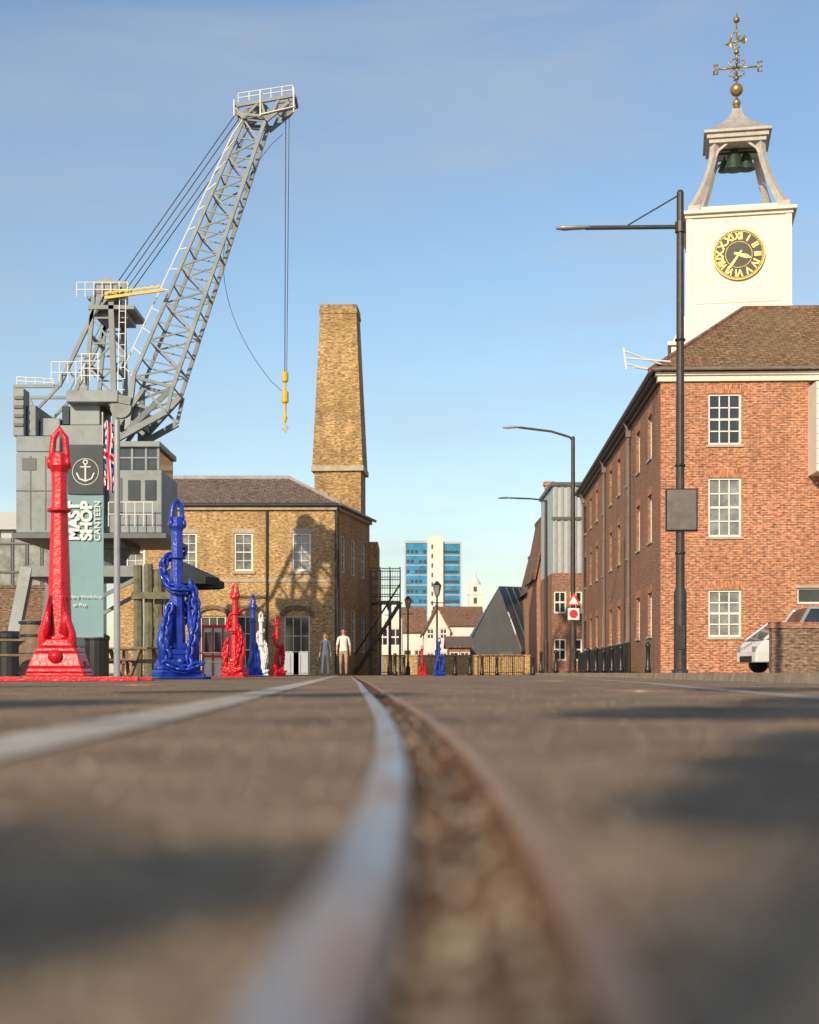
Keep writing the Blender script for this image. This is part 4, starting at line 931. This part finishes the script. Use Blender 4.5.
# ---------------------------------------------------------------- unseen trees added behind the viewpoint, leaf clumps placed to shade the near road
def tree(x,y,Ht,clumps,seed):
    rnd=random.Random(seed); e=root('added_shadow_tree',(x,y,0)); b=B()
    b.path([(0,0,0),(.04,.02,Ht*.25),(-.03,.03,Ht*.5),(.02,0,Ht*.9)],[.13,.10,.07,.02],8)
    o=V((x,y,0)); lb=B()
    for (c_,r_,n_) in clumps:
        q=V(c_)-o; z0=max(1.6,q.z-1.0-.2*math.hypot(q.x,q.y)); m_=V((q.x*.5,q.y*.5,(z0+q.z)/2-.1)); b.path([(0,0,z0),m_,q],[.035,.022,.008],6)
        for i in range(n_):
            v3=V((rnd.gauss(0,1),rnd.gauss(0,1),rnd.gauss(0,1))).normalized()*(rnd.random()**.45)*r_; v3.z*=.7; p=q+v3
            u=V((rnd.gauss(0,1),rnd.gauss(0,1),rnd.gauss(0,1))).normalized()*.07; v=u.cross(V((rnd.gauss(0,1),rnd.gauss(0,1),rnd.gauss(0,1)))).normalized()*.04
            lb.quad(p-u,p-v,p+u,p+v)
    b.obj('trunk_and_limbs',e,'bark'); lb.obj('foliage',e,'leaf')
def over(gx,gy,z):
    t_=z/-d.z; return (gx-d.x*t_,gy-d.y*t_,z)
tree(-4.2,-8.8,6.5,[(over(.70,1.9,4.6),.30,560),(over(.38,1.35,5.0),.16,300),(over(1.0,2.5,4.8),.4,600),(over(1.3,1.6,4.4),.4,450),(over(-.20,.76,4.4),.13,260),(over(-.44,.84,4.9),.17,300),(over(-.75,1.0,4.7),.2,250),(over(-1.5,1.0,4.4),.35,250),(over(-2.6,.6,5.1),.6,350),
   (over(1.1,-1.2,5.0),.6,350),(over(-1.2,-2.0,5.2),.7,400),(over(.2,-3.2,4.6),.6,350),(over(-.2,-1.6,6.0),.6,350)],3)
tree(-6.6,-4.0,7,[(over(-1.7,5.4,4.8),.6,900),(over(-3.0,6.6,5.2),.7,900),(over(1.0,4.4,4.6),.5,800),(over(2.0,6.0,5.0),.7,900),(over(-.4,7.8,5.6),.45,450),(over(-4.2,4.4,4.8),.7,500),(over(3.2,4.6,5.6),.5,400),(over(-1.3,9.2,5.8),.5,450),(over(2.6,10.5,5.8),.8,700),(over(-4.,12.,6.2),.9,700)],5)

# ---------------------------------------------------------------- light, sky, camera
su=bpy.data.lights.new('sun','SUN'); su.energy=5.0; su.angle=math.radians(.5); su.color=(1,.82,.58)
so_=bpy.data.objects.new('sun',su); sc.collection.objects.link(so_); so_.rotation_euler=d.to_track_quat('-Z','Y').to_euler(); so_.location=(-20,-40,30)
wd=bpy.data.worlds.new('World'); sc.world=wd; wd.use_nodes=True; nt=wd.node_tree; bg=nt.nodes['Background']
sk=N(nt,'ShaderNodeTexSky',sky_type='NISHITA'); sk.sun_disc=False; sk.sun_elevation=el; sk.sun_rotation=math.atan2(-d.x,-d.y); sk.air_density=1.2; sk.dust_density=.5; sk.ozone_density=2.6
tc=N(nt,'ShaderNodeTexCoord'); mp=N(nt,'ShaderNodeMapping'); mp.inputs['Scale'].default_value=(1.6,1.6,9); mp.inputs['Rotation'].default_value=(0,-.10,.2); mp.inputs['Location'].default_value=(.35,0,.6); nt.links.new(tc.outputs['Generated'],mp.inputs[0])
n1=noi(nt,mp.outputs[0],1.3,10,.58,.5); n2=noi(nt,tc.outputs['Generated'],3.2,3,.5)
fc=mixc(nt,1.0,ramp(nt,n1,.40,.68,(0,0,0),(.62,.62,.62)),ramp(nt,n2,.30,.62),'MULTIPLY')
col=mixc(nt,fc,sk.outputs[0],(3.5,3.75,4.1)); nt.links.new(col,bg.inputs[0]); bg.inputs[1].default_value=.148
cam=bpy.data.cameras.new('camera'); co=bpy.data.objects.new('camera',cam); sc.collection.objects.link(co); sc.camera=co
co.location=(0,0,CH); co.rotation_euler=(math.pi/2,0,0); cam.lens=50; cam.sensor_width=36; cam.shift_y=(HY-512)/1024; cam.clip_start=.05; cam.clip_end=4000
cam.dof.use_dof=True; cam.dof.focus_distance=34; cam.dof.aperture_fstop=2.0
sc.view_settings.view_transform='Standard'; sc.view_settings.look='None'; sc.view_settings.exposure=0
